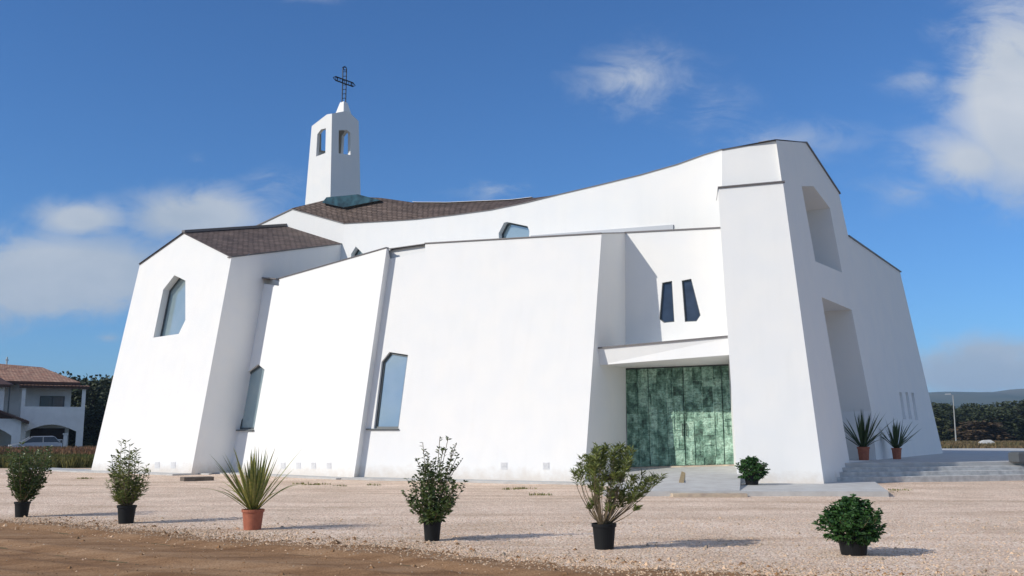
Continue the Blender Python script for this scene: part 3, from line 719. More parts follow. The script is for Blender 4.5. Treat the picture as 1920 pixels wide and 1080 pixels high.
for k in range(9000):
    x = rng.uniform(-9.5, 6); y = road_edge(x)+(rng.gauss(.1, .5) if k % 3 else -rng.uniform(0, 5))
    if abs(x) > .56*y*1.03 or y < 10: continue
    stone(x, y, max(gheight(x, y) if road_edge(x)-y < .7 else -1, rheight(x, y))-.002, rng.uniform(.006, .02) if rng.random() < .97 else rng.uniform(.025, .05))
m.build('dirt_clods', mat('brown_clods', (.26, .155, .09), .95, spec=.1, island=.3), None, kind='stuff', label='small brown clods of earth crumbled along the edge of the dirt track', category='earth')
m = sv
STONES = mat('loose_stones', (.52, .40, .33), .9, spec=.15, island=.45)
m.build('loose_gravel', STONES, None, kind='stuff', label='loose pinkish gravel stones strewn over the yard and the edge of the dirt track', category='gravel')

# concrete apron along the foot of the church
def apron(name, base, w, z, mt=CONC, back=.6):
    mb = MB(); n = len(base); outp = []; inp = []
    for k, p in enumerate(base):
        d = (base[min(k+1, n-1)]-base[max(k-1, 0)]).normalized(); m_ = V((d.y, -d.x, 0))
        if m_.y > 0: m_ = -m_
        outp.append(p+m_*w); inp.append(p-m_*back)
    mb.loft([[V((a.x, a.y, -.02)), V((a.x, a.y, z)), V((b.x, b.y, z)), V((b.x, b.y, -.02))] for a, b in zip(outp, inp)])
    return struct(mb, name, mt)
g = lambda u, v: V((*ground(u, v).xy, 0))
apron('apron', [g(60, 880)-V((0, 0, 0)), g(170, 885), g(358, 891)], .9, .075)
apron('apron', [g(362, 890.5)+V((.1, .1, 0)), g(427, 888), g(663, 899)], .8, .07)
apron('apron', [g(668, 898.5), g(1095, 908), g(1180, 911)], .95, .08)
# portal slab and ramp
z0 = .15
sA = [ground(1130, 921, z0), ground(1666, 921.5, z0), ground(1641, 903.5, z0), ground(1560, 902, z0)+V((0, 1.0, 0)), PD.hit(1383, 903)+V((0, 1.0, 0)), ground(1175, 903, z0)]
def slab(name, pts, h, mt, kind='structure', **kw):
    mb = MB(); mb.loft([[V((p.x, p.y, p.z-h)) for p in pts], pts]); return mb.build(name, mt, None, kind=kind, weld=True, **kw)
for p in sA: p.z = z0
slab('entrance_pavement', sA, .2, CONC)
fl, fr_ = ground(1225, 905, z0), ground(1382, 905, z0)
r0 = Cb+SD*.15+V((.1, .0, 0)); ra = V((Cb.x+.4, Cb.y-.3, z0+.006)); rb_ = V((D0g.x+.0, D0g.y+.3, z0+.006))
dl = hD[3]+dv*1.3; dr = hD[2]+dv*1.3
mb = MB(); L0 = V((sidep.hit(1100, 905).x, sidep.hit(1100, 905).y, z0+.005))
frontL = V((3.5, 25.6, z0+.005)); frontR = V((5.95, 25.6, z0+.005))
pl = dl+Z*-.01; pr = dr+Z*-.01; pr = pr+(pr-pl).normalized()*.15; pl = pl-(dr-dl).normalized()*.3
mb.loft([[frontL-Z*.3, frontL, pl, pl-Z*.6], [frontR-Z*.3, frontR, pr, pr-Z*.6]]); struct(mb, 'entrance_ramp', CONC)
mb = MB(); a = ground(1262, 934, 0); b = ground(1402, 934, 0); d = b-a
mb.box(a-Z*.02, d, V((-d.y, d.x, 0)).normalized()*1.6, Z*.13); mb.build('front_step', CONCB, None, kind='structure')
# threshold strip below the door
mb = MB(); mb.box(hD[3]-Z*.05+dn*.10, hD[2]-hD[3], -dn*.2, Z*.075); part(mb, 'threshold', CONCB)

# entrance stairs and plaza right of the facade
sd = V((.961, .276, 0)).normalized(); sn = V((-sd.y, sd.x, 0))
s0 = V((10.1, 30.55, 0))-sd*1.3; yy = 0
for k, zz in enumerate((.28, .42, .555, .69)):
    a = s0+sn*yy; mb = MB(); a = V((a.x, a.y, -.05)); mb.box(a, sd*34, sn*(.32 if k < 3 else 27), Z*(zz+.05))
    mb.build('stair_step' if k < 3 else 'plaza', STONE if k < 3 else CONC, None, kind='structure', bevel=.012)
    yy += .30
mb = MB(); q = ground(1911, 866, .69); mb.loft([[q+V((x, y, z)) for x, y in ((0, 0), (2.2, .3), (2.1, .8), (-.1, .5))] for z in (0, .28)]+[[q+V((x, y, .34)) for x, y in ((.06, .05), (2.1, .35), (2.0, .72), (0, .45))]])
mb.build('stone_block', mat('dark_block', (.08, .09, .10), .7, bump=.4, bscale=20), None, label='low dark grey block lying on the pale plaza at the right edge', category='block')

# boards
def board(name, a, b, w, h, m_, label):
    a, b = V(a), V(b); d = (b-a); s = V((-d.y, d.x, 0)).normalized()*w; nz = d.cross(s).normalized(); nz = nz if nz.z > 0 else -nz; mb = MB(); mb.box(-s/2, d, s, nz*h)
    o = mb.build(name, m_, None, bevel=.006, label=label, category='board'); o.location = a; return o
def ramp_z(p):
    t = (p.y-frontL.y)/(pl.y-frontL.y); return frontL.z+(pl.z-frontL.z)*t
RP = Plane(frontL, frontR, pl); pa = RP.hit(1278, 909); pb_ = RP.hit(1284, 880)
board('wooden_board', pa, pb_, .14, .10, WOOD, 'narrow light wooden board lying on the ramp before the green door')
board('wooden_plank', ground(341, 903, .0), ground(397, 901.5, .0), .5, .15, WOODG, 'short dark weathered plank lying at the foot of the chapel wall')

# ------------------------------------------------------------------ plants
LEAF = {'laurel': mat('laurel_leaf', (.075, .12, .035), .42, island=.5, trans=.22),
        'olean': mat('oleander_leaf', (.16, .20, .06), .5, island=.45, trans=.25),
        'pale': mat('pale_leaf', (.13, .19, .06), .5, island=.5, trans=.25),
        'dark': mat('dark_round_leaf', (.042, .115, .032), .45, island=.5, trans=.2),
        'flax': mat('striped_flax_leaf', (.17, .23, .065), .45, island=.6, vcol=(.34, .33, .13), vscale=22, trans=.2),
        'flaxd': mat('green_flax_leaf', (.05, .085, .035), .45, island=.4, trans=.2),
        'tree': mat('tree_leaf', (.030, .045, .018), .7, island=.55),
        'tree2': mat('olive_scrub_leaf', (.060, .072, .026), .8, island=.5),
        'tree3': mat('brown_scrub_leaf', (.085, .058, .034), .85, island=.5)}
def leaf(mb, p, d, L, w, rng, fold=.25):
    d = d.normalized(); s = d.cross(V((rng.uniform(-1, 1), rng.uniform(-1, 1), rng.uniform(.2, 1)))).normalized(); n = s.cross(d)
    droop = -Z*L*.15
    m1 = p+d*L*.45+droop*.3; t = p+d*L+droop; i = len(mb.v)
    mb.v += [p, m1+s*w/2+n*w*fold, t, m1-s*w/2+n*w*fold, m1]
    mb.f += [[i, i+1, i+4], [i+1, i+2, i+4], [i, i+4, i+3], [i+3, i+4, i+2]]; mb.uv += [[(0, 0)]*3]*4
def curve(p0, p1, bend, n=6):
    return [p0.lerp(p1, k/n)+bend*math.sin(math.pi*k/n) for k in range(n+1)]
def pot(root, r, h, m_, rim=True):
    mb = MB(); b = r*.80
    prof = [(b*.9, .0), (b, .0), (r*.97, h*.86), (r*1.06, h*.87), (r*1.07, h), (r*.98, h), (r*.94, h*.86)] if rim else [(b, 0), (r, h), (r*.93, h), (r*.9, h*.9)]
    mb.lathe([(0.001, .005)]+prof, 32); p = mb.build('pot', m_, root, smooth=False)
    mb = MB(); mb.lathe([(r*.94, h*.86), (r*.5, h*.9), (.001, h*.91)], 24); mb.build('potting_soil', SOIL, root)
    return p
def plant_root(name, u, v, z, label, cat, group='potted plants on the church yard'):
    p = ground(u, v, z)
    if z == 0: p.z = gheight(p.x, p.y)-.004
    return empty(name, p, label, cat, group), p.y/F*1.02
def bush(u, v, z, box, potw, poth, kind, label, seed, nst, leafL, leafw, per, cat='potted shrub', low=0, bare=.25, top=1.0, ellip=True, potm=BLACKPOT, tuft=False, spread=1.0, name='potted_shrub', fill=1.0):
    """box = (u0,v0,u1,v1) of the foliage in the photo, turned into metres at the plant's distance"""
    root, s = plant_root(name, u, v, z, label, cat); rg = random.Random(seed)
    r = potw*s/2; h = poth*s; pot(root, r, h, potm, rim=True)
    cx = ((box[0]+box[2])/2-u)*s; rx = (box[2]-box[0])/2*s; z0_ = (v-box[3])*s; z1 = (v-box[1])*s
    st = MB(); fo = MB()
    for k in range(nst):
        a = rg.uniform(0, 2*math.pi); q = math.sqrt(rg.random())*rg.choice((.8, .95, 1.0, 1.15)); zt = rg.uniform(0, 1.0 if rg.random() < .85 else 1.09)**top; zt = min(zt, 1.06)
        # width of the crown at that height
        w = math.sqrt(max(.10, 1-(2*zt-1)**2)) if ellip else (.35+.65*math.sin(min(1, zt*1.15)*math.pi*.6))
        tip = V((cx+math.cos(a)*q*w*rx*.92, math.sin(a)*q*w*rx*.92*spread, z0_+(z1-z0_)*(.06+.9*zt)))
        base = V((math.cos(a)*r*.35*rg.random(), math.sin(a)*r*.35*rg.random(), h*.88))
        if tip.z < h*1.05: 
            base = V((math.cos(a)*r*.8, math.sin(a)*r*.8, h*.95))
        pts = curve(base, tip, V((math.cos(a), math.sin(a), 0))*(.05+.10*q)*rx+Z*(.04*rx), 6)
        if k < 60: st.tube(pts, [.008-.001*j for j in range(7)], 5)
        for j in range(per):
            t = 1-(1-bare)*rg.random()**1.3 if not tuft else 1-.30*rg.random()**1.4
            t = min(.999, t)*6; i = int(t); p = pts[i].lerp(pts[min(6, i+1)], t-i)
            dd = (pts[6]-pts[4]).normalized()
            ang = rg.uniform(0, 6.28); side = V((math.cos(ang), math.sin(ang), rg.uniform(-.35, .5)))
            leaf(fo, p, side*1.0+dd*(.9 if tuft else .6), leafL*rg.uniform(.6, 1.1), leafw*rg.uniform(.7, 1.1), rg)
    st.build('stems', BARK, root); fo.build('foliage', LEAF[kind], root)
    return root
def flax(u, v, z, box, potw, poth, kind, label, seed, nb_, bw, droopers=4):
    root, s = plant_root('potted_flax', u, v, z, label, 'potted plant'); rg = random.Random(seed); r = potw*s/2; h = poth*s; pot(root, r, h, TERRA)
    fo = MB(); H = (v-box[1])*s*1.06-h; Rr = max(u-box[0], box[2]-u)*s
    for k in range(nb_):
        a = rg.uniform(0, 6.28); lean = abs(rg.gauss(0, .55)); lean = min(lean, 1.25); L = H*rg.uniform(.62, 1.0)/max(.45, math.cos(lean*.8)); L = min(L, math.hypot(H, Rr)*.98)
        if k < droopers: lean = rg.uniform(.9, 1.2); L *= .8
        d0 = V((math.cos(a)*math.sin(lean*.78), math.sin(a)*math.sin(lean*.78), math.cos(lean*.78))); n = 9
        side = V((-math.sin(a), math.cos(a), 0)); p = V((math.cos(a)*r*.3*rg.random(), math.sin(a)*r*.3*rg.random(), h*.88)); i = len(fo.v)
        dirv = d0.copy(); w0 = bw*rg.uniform(.7, 1.1); fall = lean*(.20 if k >= droopers else .5)*rg.uniform(.5, 1.3)
        for j in range(n+1):
            t = j/n; w = w0*(.55+.9*t if t < .45 else .955*(1-((t-.45)/.55)**1.6))/2+.0008
            nn = side.cross(dirv).normalized()
            fo.v += [p-side*w+nn*w*.5, p.copy(), p+side*w+nn*w*.5]
            p = p+dirv*L/n; dirv = (dirv+(V((math.cos(a), math.sin(a), 0))*.35-Z)*fall*.35*t).normalized()
        for j in range(n):
            b = i+j*3
            for q in (0, 1): fo.f.append([b+q, b+q+1, b+q+4, b+q+3]); fo.uv.append([(0, 0)]*4)
    fo.build('blades', LEAF[kind], root); return root

bush(40, 971, 0, (2, 842, 95, 940), 26, 27, 'laurel', 'bushy dark green shrub in a black pot, leftmost in the row on the gravel', 1, 170, .095, .038, 18, bare=.2, top=.75, ellip=False)
bush(236, 983, 0, (190, 838, 276, 958), 32, 32, 'olean', 'narrow upright oleander in a black pot before the chapel wall', 2, 75, .13, .026, 26, bare=.15, top=.95, ellip=True, name='potted_oleander')
flax(473, 996, 0, (385, 850, 545, 980), 38, 36, 'flax', 'variegated flax with long striped blades in a terracotta pot on the gravel', 3, 74, .05, 14)
o = bush(810, 1016, 0, (750, 872, 876, 990), 33, 37, 'laurel', 'dense dark shrub with thin upright shoots in a black pot before the blank wall', 4, 150, .085, .036, 18, bare=.2, top=1.0)
# its thin tall shoots
rg = random.Random(9); s_ = o.location.y/F*1.02; st = MB(); fo = MB()
for (u, v) in ((791, 842), (822, 834), (838, 832), (846, 852), (856, 862), (862, 874), (800, 860), (780, 872), (852, 846), (830, 850)):
    tip = V(((u-810)*s_, rg.uniform(-.12, .12), (1016-v)*s_)); base = V((tip.x*.4, tip.y*.4, .75)); pts = curve(base, tip, V((rg.uniform(-.03, .03), 0, 0)), 6); st.tube(pts, .005, 5)
    for j in range(26):
        t = (rg.uniform(.25, .999))*6; i = int(t); p = pts[i].lerp(pts[min(6, i+1)], t-i); a = rg.uniform(0, 6.28); leaf(fo, p, V((math.cos(a), math.sin(a), rg.uniform(.2, 1.2))), .075, .024, rg)
st.build('upright_shoots', BARK, o); fo.build('shoot_leaves', LEAF['laurel'], o)
bush(1133, 1032, 0, (1060, 842, 1238, 975), 42, 45, 'olean', 'open oleander with long bare stems and leafy tips in a large black pot', 5, 84, .125, .021, 44, bare=.8, top=.72, ellip=True, tuft=True, spread=.9, name='potted_oleander')
bush(1601, 1043, 0, (1538, 940, 1668, 1030), 54, 34, 'dark', 'wide round leafy bush in a low black pot, nearest on the right of the gravel', 6, 330, .075, .042, 17, bare=.45, top=1.0, name='potted_round_bush')
bush(1410, 909, .15, (1378, 859, 1443, 903), 27, 17, 'dark', 'small round dark bush in a black pot on the slab against the pier', 7, 240, .10, .055, 12, bare=.5, top=1.0, name='potted_round_bush')
flax(1620, 863, .69, (1580, 772, 1648, 850), 21, 24, 'flaxd', 'taller green flax in a terracotta pot beside the deep niche', 8, 60, .07, 16)
flax(1682, 861, .69, (1654, 786, 1712, 856), 17, 20, 'flaxd', 'smaller green flax in a terracotta pot beside the three wall slots', 9, 44, .07, 12)

# weeds at the foot of the walls
def tuftfield(name, regions, m_, n, hmin, hmax, w, seed, label, cat='grass'):
    rg = random.Random(seed); mb = MB()
    for k in range(n):
        (x0, x1, y0, y1) = rg.choice(regions); cx_, cy_ = rg.uniform(x0, x1), rg.uniform(y0, y1)
        for j in range(7):
            a = rg.uniform(0, 6.28); h = rg.uniform(hmin, hmax); b = V((cx_+rg.uniform(-.12, .12), cy_+rg.uniform(-.12, .12), 0)); t = b+V((math.cos(a)*h*.4, math.sin(a)*h*.4, h)); s = V((-math.sin(a), math.cos(a), 0))*w*rg.uniform(.6, 1.2)
            i = len(mb.v); mid = b.lerp(t, .55)+Z*h*.1; mb.v += [b-s, b+s, mid+s*.8, t, mid-s*.8]; mb.f.append([i, i+1, i+2, i+3, i+4]); mb.uv.append([(0, 0)]*5)
    return mb.build(name, m_, None, kind='stuff', label=label, category=cat)
GR = mat('green_grass', (.085, .12, .03), .8, island=.45, vcol=(.16, .15, .05), vscale=.3); RD_ = mat('rusty_dry_brush', (.27, .13, .085), .9, island=.4, vcol=(.15, .12, .06), vscale=.15)
tuftfield('grass', [(-46, -21, 46.6, 56)], GR, 7000, .25, .6, .035, 21, 'strip of green grass left of the church beyond the gravel')
tuftfield('dry_brush', [(-60, -24, 57, 84)], RD_, 5200, .3, .75, .06, 22, 'reddish dry brush between the grass and the house')
tuftfield('dry_brush', [(40, 110, 64, 175)], mat('dry_tan_grass', (.16, .11, .065), .9, island=.4, vcol=(.11, .10, .05), vscale=.1), 7000, .25, .7, .08, 23, 'brown dry grass beyond the plaza on the right')
wr = []
for (u, v) in ((555, 909), (585, 911), (600, 910), (640, 913), (960, 919), (1015, 930), (985, 918), (1672, 915), (1660, 925), (1690, 922), (1735, 909), (1420, 929), (1540, 930), (162, 899), (700, 911)):
    p = ground(u, v); wr.append((p.x-.25, p.x+.25, p.y-.1, p.y+.1))
tuftfield('weeds', wr, mat('weed_green', (.17, .18, .05), .8, island=.5), 130, .04, .10, .012, 24, 'low yellow-green weeds along the concrete edging of the church', 'weeds')

# ------------------------------------------------------------------ trees
def tree_mesh(seed, kind, hgt, rad, nclump, nleaf, lsz, low=.15):
    rg = random.Random(seed); tr = MB(); cr = MB()
    top = V((rg.uniform(-.3, .3), rg.uniform(-.3, .3), hgt*.75)); tr.tube(curve(V((0, 0, -.2)), top, V((rg.uniform(-.3, .3), 0, 0))), [hgt*.03*(1-.12*k) for k in range(7)], 7)
    for k in range(nclump):
        a = rg.uniform(0, 6.28); zt = rg.uniform(low, .95); w = math.sin(min(.97, (zt-low)/(1-low)*.9+.14)*math.pi)**.6
        c = V((math.cos(a)*rad*w*rg.uniform(.2, .85), math.sin(a)*rad*w*rg.uniform(.2, .85), hgt*zt)); cs = rad*rg.uniform(.22, .42)
        s = V((0, 0, max(hgt*.12, c.z-cs*1.6))); tr.tube([s, s.lerp(c, .5)+Z*.1, c], [hgt*.011, hgt*.008, hgt*.003], 5)
        for j in range(nleaf):
            d = V((rg.gauss(0, 1), rg.gauss(0, 1), rg.gauss(0, .8))).normalized(); p = c+d*cs*rg.uniform(.55, 1.08)
            leaf(cr, p, d+V((rg.uniform(-.8, .8), rg.uniform(-.8, .8), rg.uniform(-.3, .9))), lsz*rg.uniform(.6, 1.3), lsz*.62, rg, .15)
    return tr, cr
protos = {}
def plant_tree(name, u, y, hgt, rad, kind, seed, label, group, cat='tree', nclump=26, nleaf=95, lsz=.5, low=.12):
    d = ray(u, 815); p = V((d.x/d.y*y, y, 0)); key = (kind, seed % 3, nclump)
    root = empty(name, p, label, cat, group, rz=seed*1.3)
    if key not in protos:
        tr, cr = tree_mesh(seed, kind, 1.0*8, 3.2, nclump, nleaf, lsz, low); a = tr.build('trunk', BARKD, root); b = cr.build('crown', LEAF[kind], root); protos[key] = (a, b)
    else:
        a, b = protos[key]; a = a.copy(); b = b.copy(); C.objects.link(a); C.objects.link(b); a.parent = root; b.parent = root
    root.scale = (rad/3.2, rad/3.2, hgt/8)
    return root
rg = random.Random(77)
left = [(140, 118, 9.4, 4.4), (158, 112, 8.4, 4.0), (178, 120, 9.6, 4.4), (196, 116, 9.2, 4.2), (214, 122, 9.6, 4.4), (168, 100, 5.0, 3.0), (190, 96, 4.4, 3.0), (150, 98, 4.6, 2.6), (128, 125, 8.6, 4.0), (100, 128, 10.6, 3.0), (72, 130, 10.4, 2.6), (205, 100, 6.0, 3.4), (235, 118, 8.5, 4.4), (-30, 130, 9, 4.5), (-75, 125, 9, 4.5)]
for k, (u, y, h, r_) in enumerate(left):
    low_ = h < 6.5
    plant_tree('shrub' if low_ else 'evergreen_tree', u, y, h*.88, r_, 'tree', k, 'low dark shrub in front of the evergreens left of the church' if low_ else 'dark evergreen tree behind the house and left of the church', 'shrubs left of the church' if low_ else 'evergreens left of the church', 'shrub' if low_ else 'tree')
k = 0
rt_ = []
for u in range(1735, 2080, 19):
    rt_.append((u+rg.uniform(-5, 5), rg.uniform(205, 240), rg.uniform(7.3, 9.4), rg.uniform(5.5, 7.5), 'tree'))
for u in range(1745, 2060, 25):
    rt_.append((u+rg.uniform(-8, 8), rg.uniform(180, 198), rg.uniform(3.6, 6.4), rg.uniform(3.6, 5.6), rg.choice(('tree2', 'tree', 'tree2', 'tree2', 'tree', 'tree3'))))
lab = {'tree': ('evergreen_tree', 'dark evergreen tree in the belt of woodland right of the church', 'evergreens right of the church', 'tree'), 'tree2': ('shrub', 'olive green scrub bush before the woodland on the right', 'olive scrub right of the church', 'shrub'), 'tree3': ('shrub', 'brownish scrub bush before the woodland on the right', 'brown scrub right of the church', 'shrub')}
for (u, y, h, r_, kd) in rt_:
    a, b, c_, d_ = lab[kd]; plant_tree(a, u, y, h, r_, kd, k+20, b, c_, d_, lsz=.75); k += 1

# ------------------------------------------------------------------ hills
mb = MB(); prof = [(1200, 700), (1500, 742), (1700, 742), (1745, 741), (1800, 742), (1835, 741), (1870, 736.5), (1890, 734.5), (1912, 735), (1960, 738), (2100, 744), (2400, 752), (2900, 770)]
prof = [(700, 800), (1200, 770), (1500, 748)]+prof[2:]
nx, ny = 140, 26
for j in range(ny+1):
    t = j/ny; y = 1500+t*2600
    for i in range(nx+1):
        u = 700+(2900-700)*i/nx; vv = 800
        for a, b in zip(prof, prof[1:]):
            if a[0] <= u <= b[0]: vv = a[1]+(b[1]-a[1])*(u-a[0])/(b[0]-a[0])
        hz_ = (815-vv)/F*3000*1.02+1.6; x = (u-960)/F/1.012*3000*(.7+.3*y/3000)
        sh = math.sin(min(1, t*1.85)*math.pi/2)**1.5 if t < .55 else math.cos((t-.55)/.45*math.pi/2)
        z = hz_*sh*(1+.0*x)+ (14*mnoise.noise(V((x*.004, y*.004, 1)))+9*mnoise.noise(V((x*.012, y*.012, 2))))*sh*(1 if t < .4 else .25)-2
        mb.v.append(V((x, y, z)))
for j in range(ny):
    for i in range(nx): a = j*(nx+1)+i; mb.f.append([a, a+1, a+nx+2, a+nx+1]); mb.uv.append([(0, 0)]*4)
struct(mb, 'hills', HILL, smooth=True)

# ------------------------------------------------------------------ lamps and poles
q = ground(1793, 832.5); st_ = empty('street_lamp', q, 'slender pale street lamp standing before the woodland right of the church', 'street lamp')
mb = MB(); mb.tube([(0, 0, 0), (0, 0, 4), (0, 0, 8.4)], [.13, .10, .07], 10); mb.build('pole', mat('dull_pole_metal', (.38, .38, .36), .6, .3), st_)
mb = MB(); mb.tube([(0, 0, 8.35), (-.5, 0, 8.55)], .05, 6); mb.build('arm', STEEL, st_)
mb = MB(); mb.loft([[(-1.35, -.17, 8.52), (-.4, -.2, 8.5), (-.4, .2, 8.5), (-1.35, .17, 8.52)], [(-1.3, -.12, 8.68), (-.42, -.14, 8.72), (-.42, .14, 8.72), (-1.3, .12, 8.68)]]); mb.build('lamp_head', STEEL, st_)
q = ground(1, 845); q = V((ray(2, 815).x*110/ray(2, 815).y, 110, 0)); st_ = empty('utility_pole', q, 'thin grey pole rising behind the house roof at the left edge', 'utility pole')
mb = MB(); mb.tube([(0, 0, 0), (0, 0, 10.4)], [.15, .09], 8); mb.build('pole', STEEL, st_); mb = MB(); mb.box((-.06, -.3, 10.0), (.12, 0, 0), (0, .6, 0), (0, 0, .12)); mb.build('cross_arm', STEEL, st_)
q = ground(1850, 838, 0); mb = MB(); mb.loft([[(-.9, -.4, 0), (.9, -.5, 0), (1.0, .4, 0), (-.8, .5, 0)], [(-1, -.45, .5), (.95, -.5, .6), (1.05, .45, .5), (-.9, .5, .6)], [(-.5, -.2, .9), (.5, -.3, .95), (.5, .2, .9), (-.5, .3, .85)]])
o = mb.build('boulder', CONC, None, bevel=.1, label='pale boulder lying in the dry grass far right of the church', category='boulder'); o.location = q

# ------------------------------------------------------------------ house on the left
HW = mat('house_render', (.80, .80, .78), .9, vcol=(.72, .72, .70), vscale=1.2)
HT = mat('dark_wood_beam', (.07, .035, .025), .7); HG = mat('house_window_glass', (.03, .05, .07), .1); HD = mat('garage_dark_wood', (.035, .022, .018), .8)  # garage wood is one even, very dark brown
hx = ray(35, 815); HY = 88.0; horg = V((hx.x/hx.y*HY, HY, 0))
house = empty('house', horg, 'two-storey white house with terracotta roof and a covered balcony, left of the church', 'house', rz=math.atan2(.45, .89))
def arch(mb, x0, x1, zt, z0a, rise, y, xl, xr, zl, th=.3):
    """wall from xl..xr, zl..zt with a segmental arch opening x0..x1"""
    n = 12; pts = [(x0+(x1-x0)*k/n, z0a+rise*math.sin(math.pi*k/n)) for k in range(n+1)]
    outer = [(xl, zl), (x0, zl)]+pts+[(x1, zl), (xr, zl), (xr, zt), (xl, zt)]
    P = [V((a, y, b)) for a, b in outer]; mb.poly(P); mb.poly([p+V((0, th, 0)) for p in P])
    for a, b in zip(P, P[1:]+P[:1]): mb.face([a, b, b+V((0, th, 0)), a+V((0, th, 0))])
LW = 5.35
mb = MB()  # main body walls behind the balcony
ymain = 2.2
mb.box((-9, ymain, 0), (9+4.2, 0, 0), (0, 7, 0), (0, 0, 6.35)); mb.box((-9, -.6, 2.9), (7.6, 0, 0), (0, 2.9, 0), (0, 0, 3.1)); mb.build('wall', HW, house)
mb = MB(); arch(mb, .55, 4.75, 4.15, 1.9, .62, 0, -.0, LW, 0); mb.box((-.0, .3, 2.75), (LW, 0, 0), (0, 1.95, 0), (0, 0, .2)); mb.box((LW-.25, .3, 2.9), (.25, 0, 0), (0, 1.9, 0), (0, 0, 1.25)); mb.build('balcony', HW, house)
for x in (0, LW-.32):
    mb = MB(); mb.box((x, 0.02, 4.15), (.32, 0, 0), (0, .3, 0), (0, 0, 1.72)); mb.build('balcony_post', HW, house)
mb = MB(); mb.box((-.25, -.25, 5.83), (LW+.5, 0, 0), (0, .16, 0), (0, 0, .16)); mb.box((-.25, -.25, 6.0), (LW+.5, 0, 0), (0, 2.4, .12), (0, 0, .06)); b_ = mb.build('balcony_roof', HT, house)
mb = MB(); roofgrid(mb, [V((-.3, -.32, 6.07)), V((LW+.3, -.32, 6.07))], [V((-.3, 2.2, 6.25)), V((LW+.3, 2.2, 6.25))])
for k in range(19): mb.tube([(-.25+k*.31, -.36, 6.06), (-.25+k*.31, 2.1, 6.23)], .05, 6)
mb.build('roof_tiles', PANTILE, b_)
mb = MB(); rl = [V((-9.5, 1.3, 6.5)), V((4.9, 1.3, 6.5))]; rr_ = [V((-8, 5.7, 8.7)), V((1.6, 5.7, 8.1))]
roofgrid(mb, rl, rr_); mb.face([rl[1], V((4.9, 9.8, 6.5)), rr_[1]]); mb.face([rr_[0], rr_[1], V((4.9, 9.8, 6.5)), V((-9.5, 9.8, 6.5))]); mb.face([rl[0]-Z*.02, rl[1]-Z*.02, V((4.9, 9.8, 6.48)), V((-9.5, 9.8, 6.48))])
mb.build('roof', PANTILE, house)
mb = MB(); mb.box((-9.5, 1.22, 6.27), (14.4, 0, 0), (0, .15, 0), (0, 0, .22)); mb.build('eave_beam', HT, house)
# projecting left gable roof
mb = MB(); roofgrid(mb, [V((-9, -1.3, 6.05)), V((-.9, -1.3, 6.05))], [V((-9, 2.6, 7.35)), V((-2.9, 2.6, 7.35))]); mb.face([V((-.9, -1.3, 6.05)), V((-.4, 3.2, 6.2)), V((-2.9, 2.6, 7.35))]); mb.box((-9, -1.35, 5.82), (8.1, 0, 0), (0, .15, 0), (0, 0, .22)); mb.build('roof', HT, house, label='darker brown roof slope over the projecting left part')
mb = MB(); mb.box((1.55, 2.14, 2.95+.0), (2.1, 0, 0), (0, .05, 0), (0, 0, 2.25)); w_ = mb.build('balcony_door', FRAME, house)
for x in (1.63, 2.65): mb = MB(); mb.box((x, 2.10, 3.0), (.92, 0, 0), (0, .035, 0), (0, 0, 2.1)); mb.build('glass_pane', HG, w_)
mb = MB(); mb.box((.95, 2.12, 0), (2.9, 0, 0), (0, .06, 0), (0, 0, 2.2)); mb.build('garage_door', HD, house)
mb = MB(); mb.box((-1.05, -.68, 2.9), (.1, 0, 0), (0, .07, 0), (0, 0, 3.0)); mb.build('downpipe', FRAME, house)
# lower lean-to wing with its arch and small roof
mb = MB(); arch(mb, -3.6, -.55, 3.0, 1.5, .7, -3.0, -7.5, .15, 0); mb.box((-.1, -2.7, 0), (.25, 0, 0), (0, 2.7, 0), (0, 0, 3.0)); mb.build('porch_wall', HW, house)
mb = MB(); A_ = [V((-8, -3.4, 3.25)), V((-2.2, -3.4, 3.95)), V((.75, -3.4, 2.75))]; B_ = [p+V((0, 3.4, .1)) for p in A_]; roofgrid(mb, A_, B_); mb.loft([[p, p-Z*.2, p-Z*.2+V((0, 3.3, 0)), p+V((0, 3.3, 0))] for p in [a+Z*.0-V((0, .02, .01)) for a in A_]]); mb.poly([V((-7.5, -3.0, 2.98)), V((.1, -3.0, 2.98)), V((-.0, -3.0, 2.99)), V((-2.2, -3.0, 3.85)), V((-7.5, -3.0, 3.2))]); mb.build('porch_roof', HT, house)
mb = MB()
for k in range(14): mb.box((1.0+k*.2, -.15, .0), (.05, 0, 0), (0, .05, 0), (0, 0, 1.15))
mb.box((1.0, -.16, 1.1), (2.65, 0, 0), (0, .07, 0), (0, 0, .08)); mb.box((1.0, -.16, .15), (2.65, 0, 0), (0, .07, 0), (0, 0, .08)); mb.build('front_gate', mat('white_paint', (.75, .75, .74), .6), house)
mb = MB(); mb.box((3.7, -.25, 0), (.3, 0, 0), (0, .3, 0), (0, 0, 1.6)); mb.box((3.62, -.33, 1.6), (.46, 0, 0), (0, .46, 0), (0, 0, .12)); mb.build('gate_pillar', HW, house)

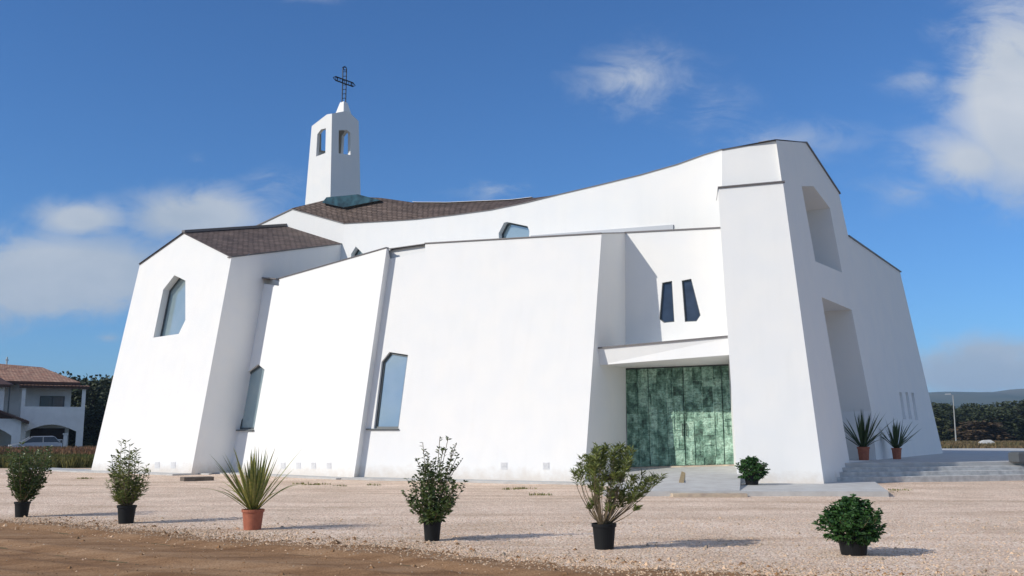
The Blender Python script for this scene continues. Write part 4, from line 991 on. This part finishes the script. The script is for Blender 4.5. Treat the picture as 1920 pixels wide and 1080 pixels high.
# ------------------------------------------------------------------ parked car (seen nearly side on)
def car(u, y, rz, paint, label):
    d = ray(u, 815); root = empty('parked_car', (d.x/d.y*y, y, 0), label, 'car', None, rz)
    def sec(x, w, zb, zt): return [(x, -w, zb), (x, -w*1.02, (zb+zt)*.5), (x, -w*.93, zt), (x, w*.93, zt), (x, w*1.02, (zb+zt)*.5), (x, w, zb)]
    mb = MB(); mb.loft([sec(x, w, a, b) for x, w, a, b in ((-2.0, .70, .35, .66), (-1.9, .80, .22, .76), (-1.1, .86, .2, .90), (-.5, .87, .2, .95), (.8, .87, .2, .97), (1.7, .86, .22, .96), (1.95, .80, .3, .88), (2.0, .74, .38, .8))]); body = mb.build('body', paint, root, bevel=.05)
    mb = MB(); mb.loft([[(x, -w, z), (x, w, z), (x2, w2, z2), (x2, -w2, z2)] for x, w, z, x2, w2, z2 in ()] or [[(-1.15, -.80, .90), (1.85, -.80, .93), (1.85, .80, .93), (-1.15, .80, .90)], [(-.35, -.64, 1.40), (1.35, -.64, 1.43), (1.35, .64, 1.43), (-.35, .64, 1.40)]]); mb.build('windows', HG, root)
    mb = MB(); mb.loft([[(-.42, -.66, 1.40), (1.42, -.66, 1.42), (1.42, .66, 1.42), (-.42, .66, 1.40)], [(-.2, -.55, 1.47), (1.2, -.55, 1.5), (1.2, .55, 1.5), (-.2, .55, 1.47)]])
    for s in (-1, 1):
        for (xa, xb) in ((-1.12, -.38), (.45, .45), (1.82, 1.36)): mb.tube([(xa, s*.81, .92), (xb, s*.66, 1.41)], .035, 5)
    mb.build('roof', paint, root)
    for x in (-1.28, 1.25):
        for s in (-1, 1):
            w = bpy.data.objects.new('wheel', bpy.data.meshes.new('wheel'))
            mb = MB(); mb.tube([(x, s*.72, .31), (x, s*.90, .31)], .31, 20); t = mb.build('wheel', BLACKPOT, root); mb = MB(); mb.tube([(x, s*.895, .31), (x, s*.915, .31)], .2, 14); mb.build('rim', STEEL, t)
    for s in (-1, 1):
        mb = MB(); mb.box((-2.0, s*.6-.14, .60), (.14, 0, 0), (0, .28, 0), (0, 0, .14)); mb.build('headlight', mat('headlight_glass', (.8, .8, .8), .15), root)
    return root
car(68, 84, R(36), mat('silver_car_paint', (.33, .35, .37), .3, .4, coat=.5), 'silver hatchback parked before the house, half hidden by the brush')

# ------------------------------------------------------------------ air that turns the far hills blue
hm = bpy.data.materials.new('air'); hm.use_nodes = True; nt = hm.node_tree; nt.nodes.remove(nt.nodes['Principled BSDF'])
pv = nt.nodes.new('ShaderNodeVolumePrincipled'); pv.inputs['Color'].default_value = (.5, .72, 1, 1); pv.inputs['Density'].default_value = .00016; pv.inputs['Anisotropy'].default_value = 0
nt.links.new(pv.outputs[0], nt.nodes['Material Output'].inputs['Volume'])
mb = MB(); mb.box((-6000, -300, -3), (12000, 0, 0), (0, 6000, 0), (0, 0, 260)); mb.build('haze', hm, None, kind='stuff', label='thin blue air between the church and the far hills', category='haze')
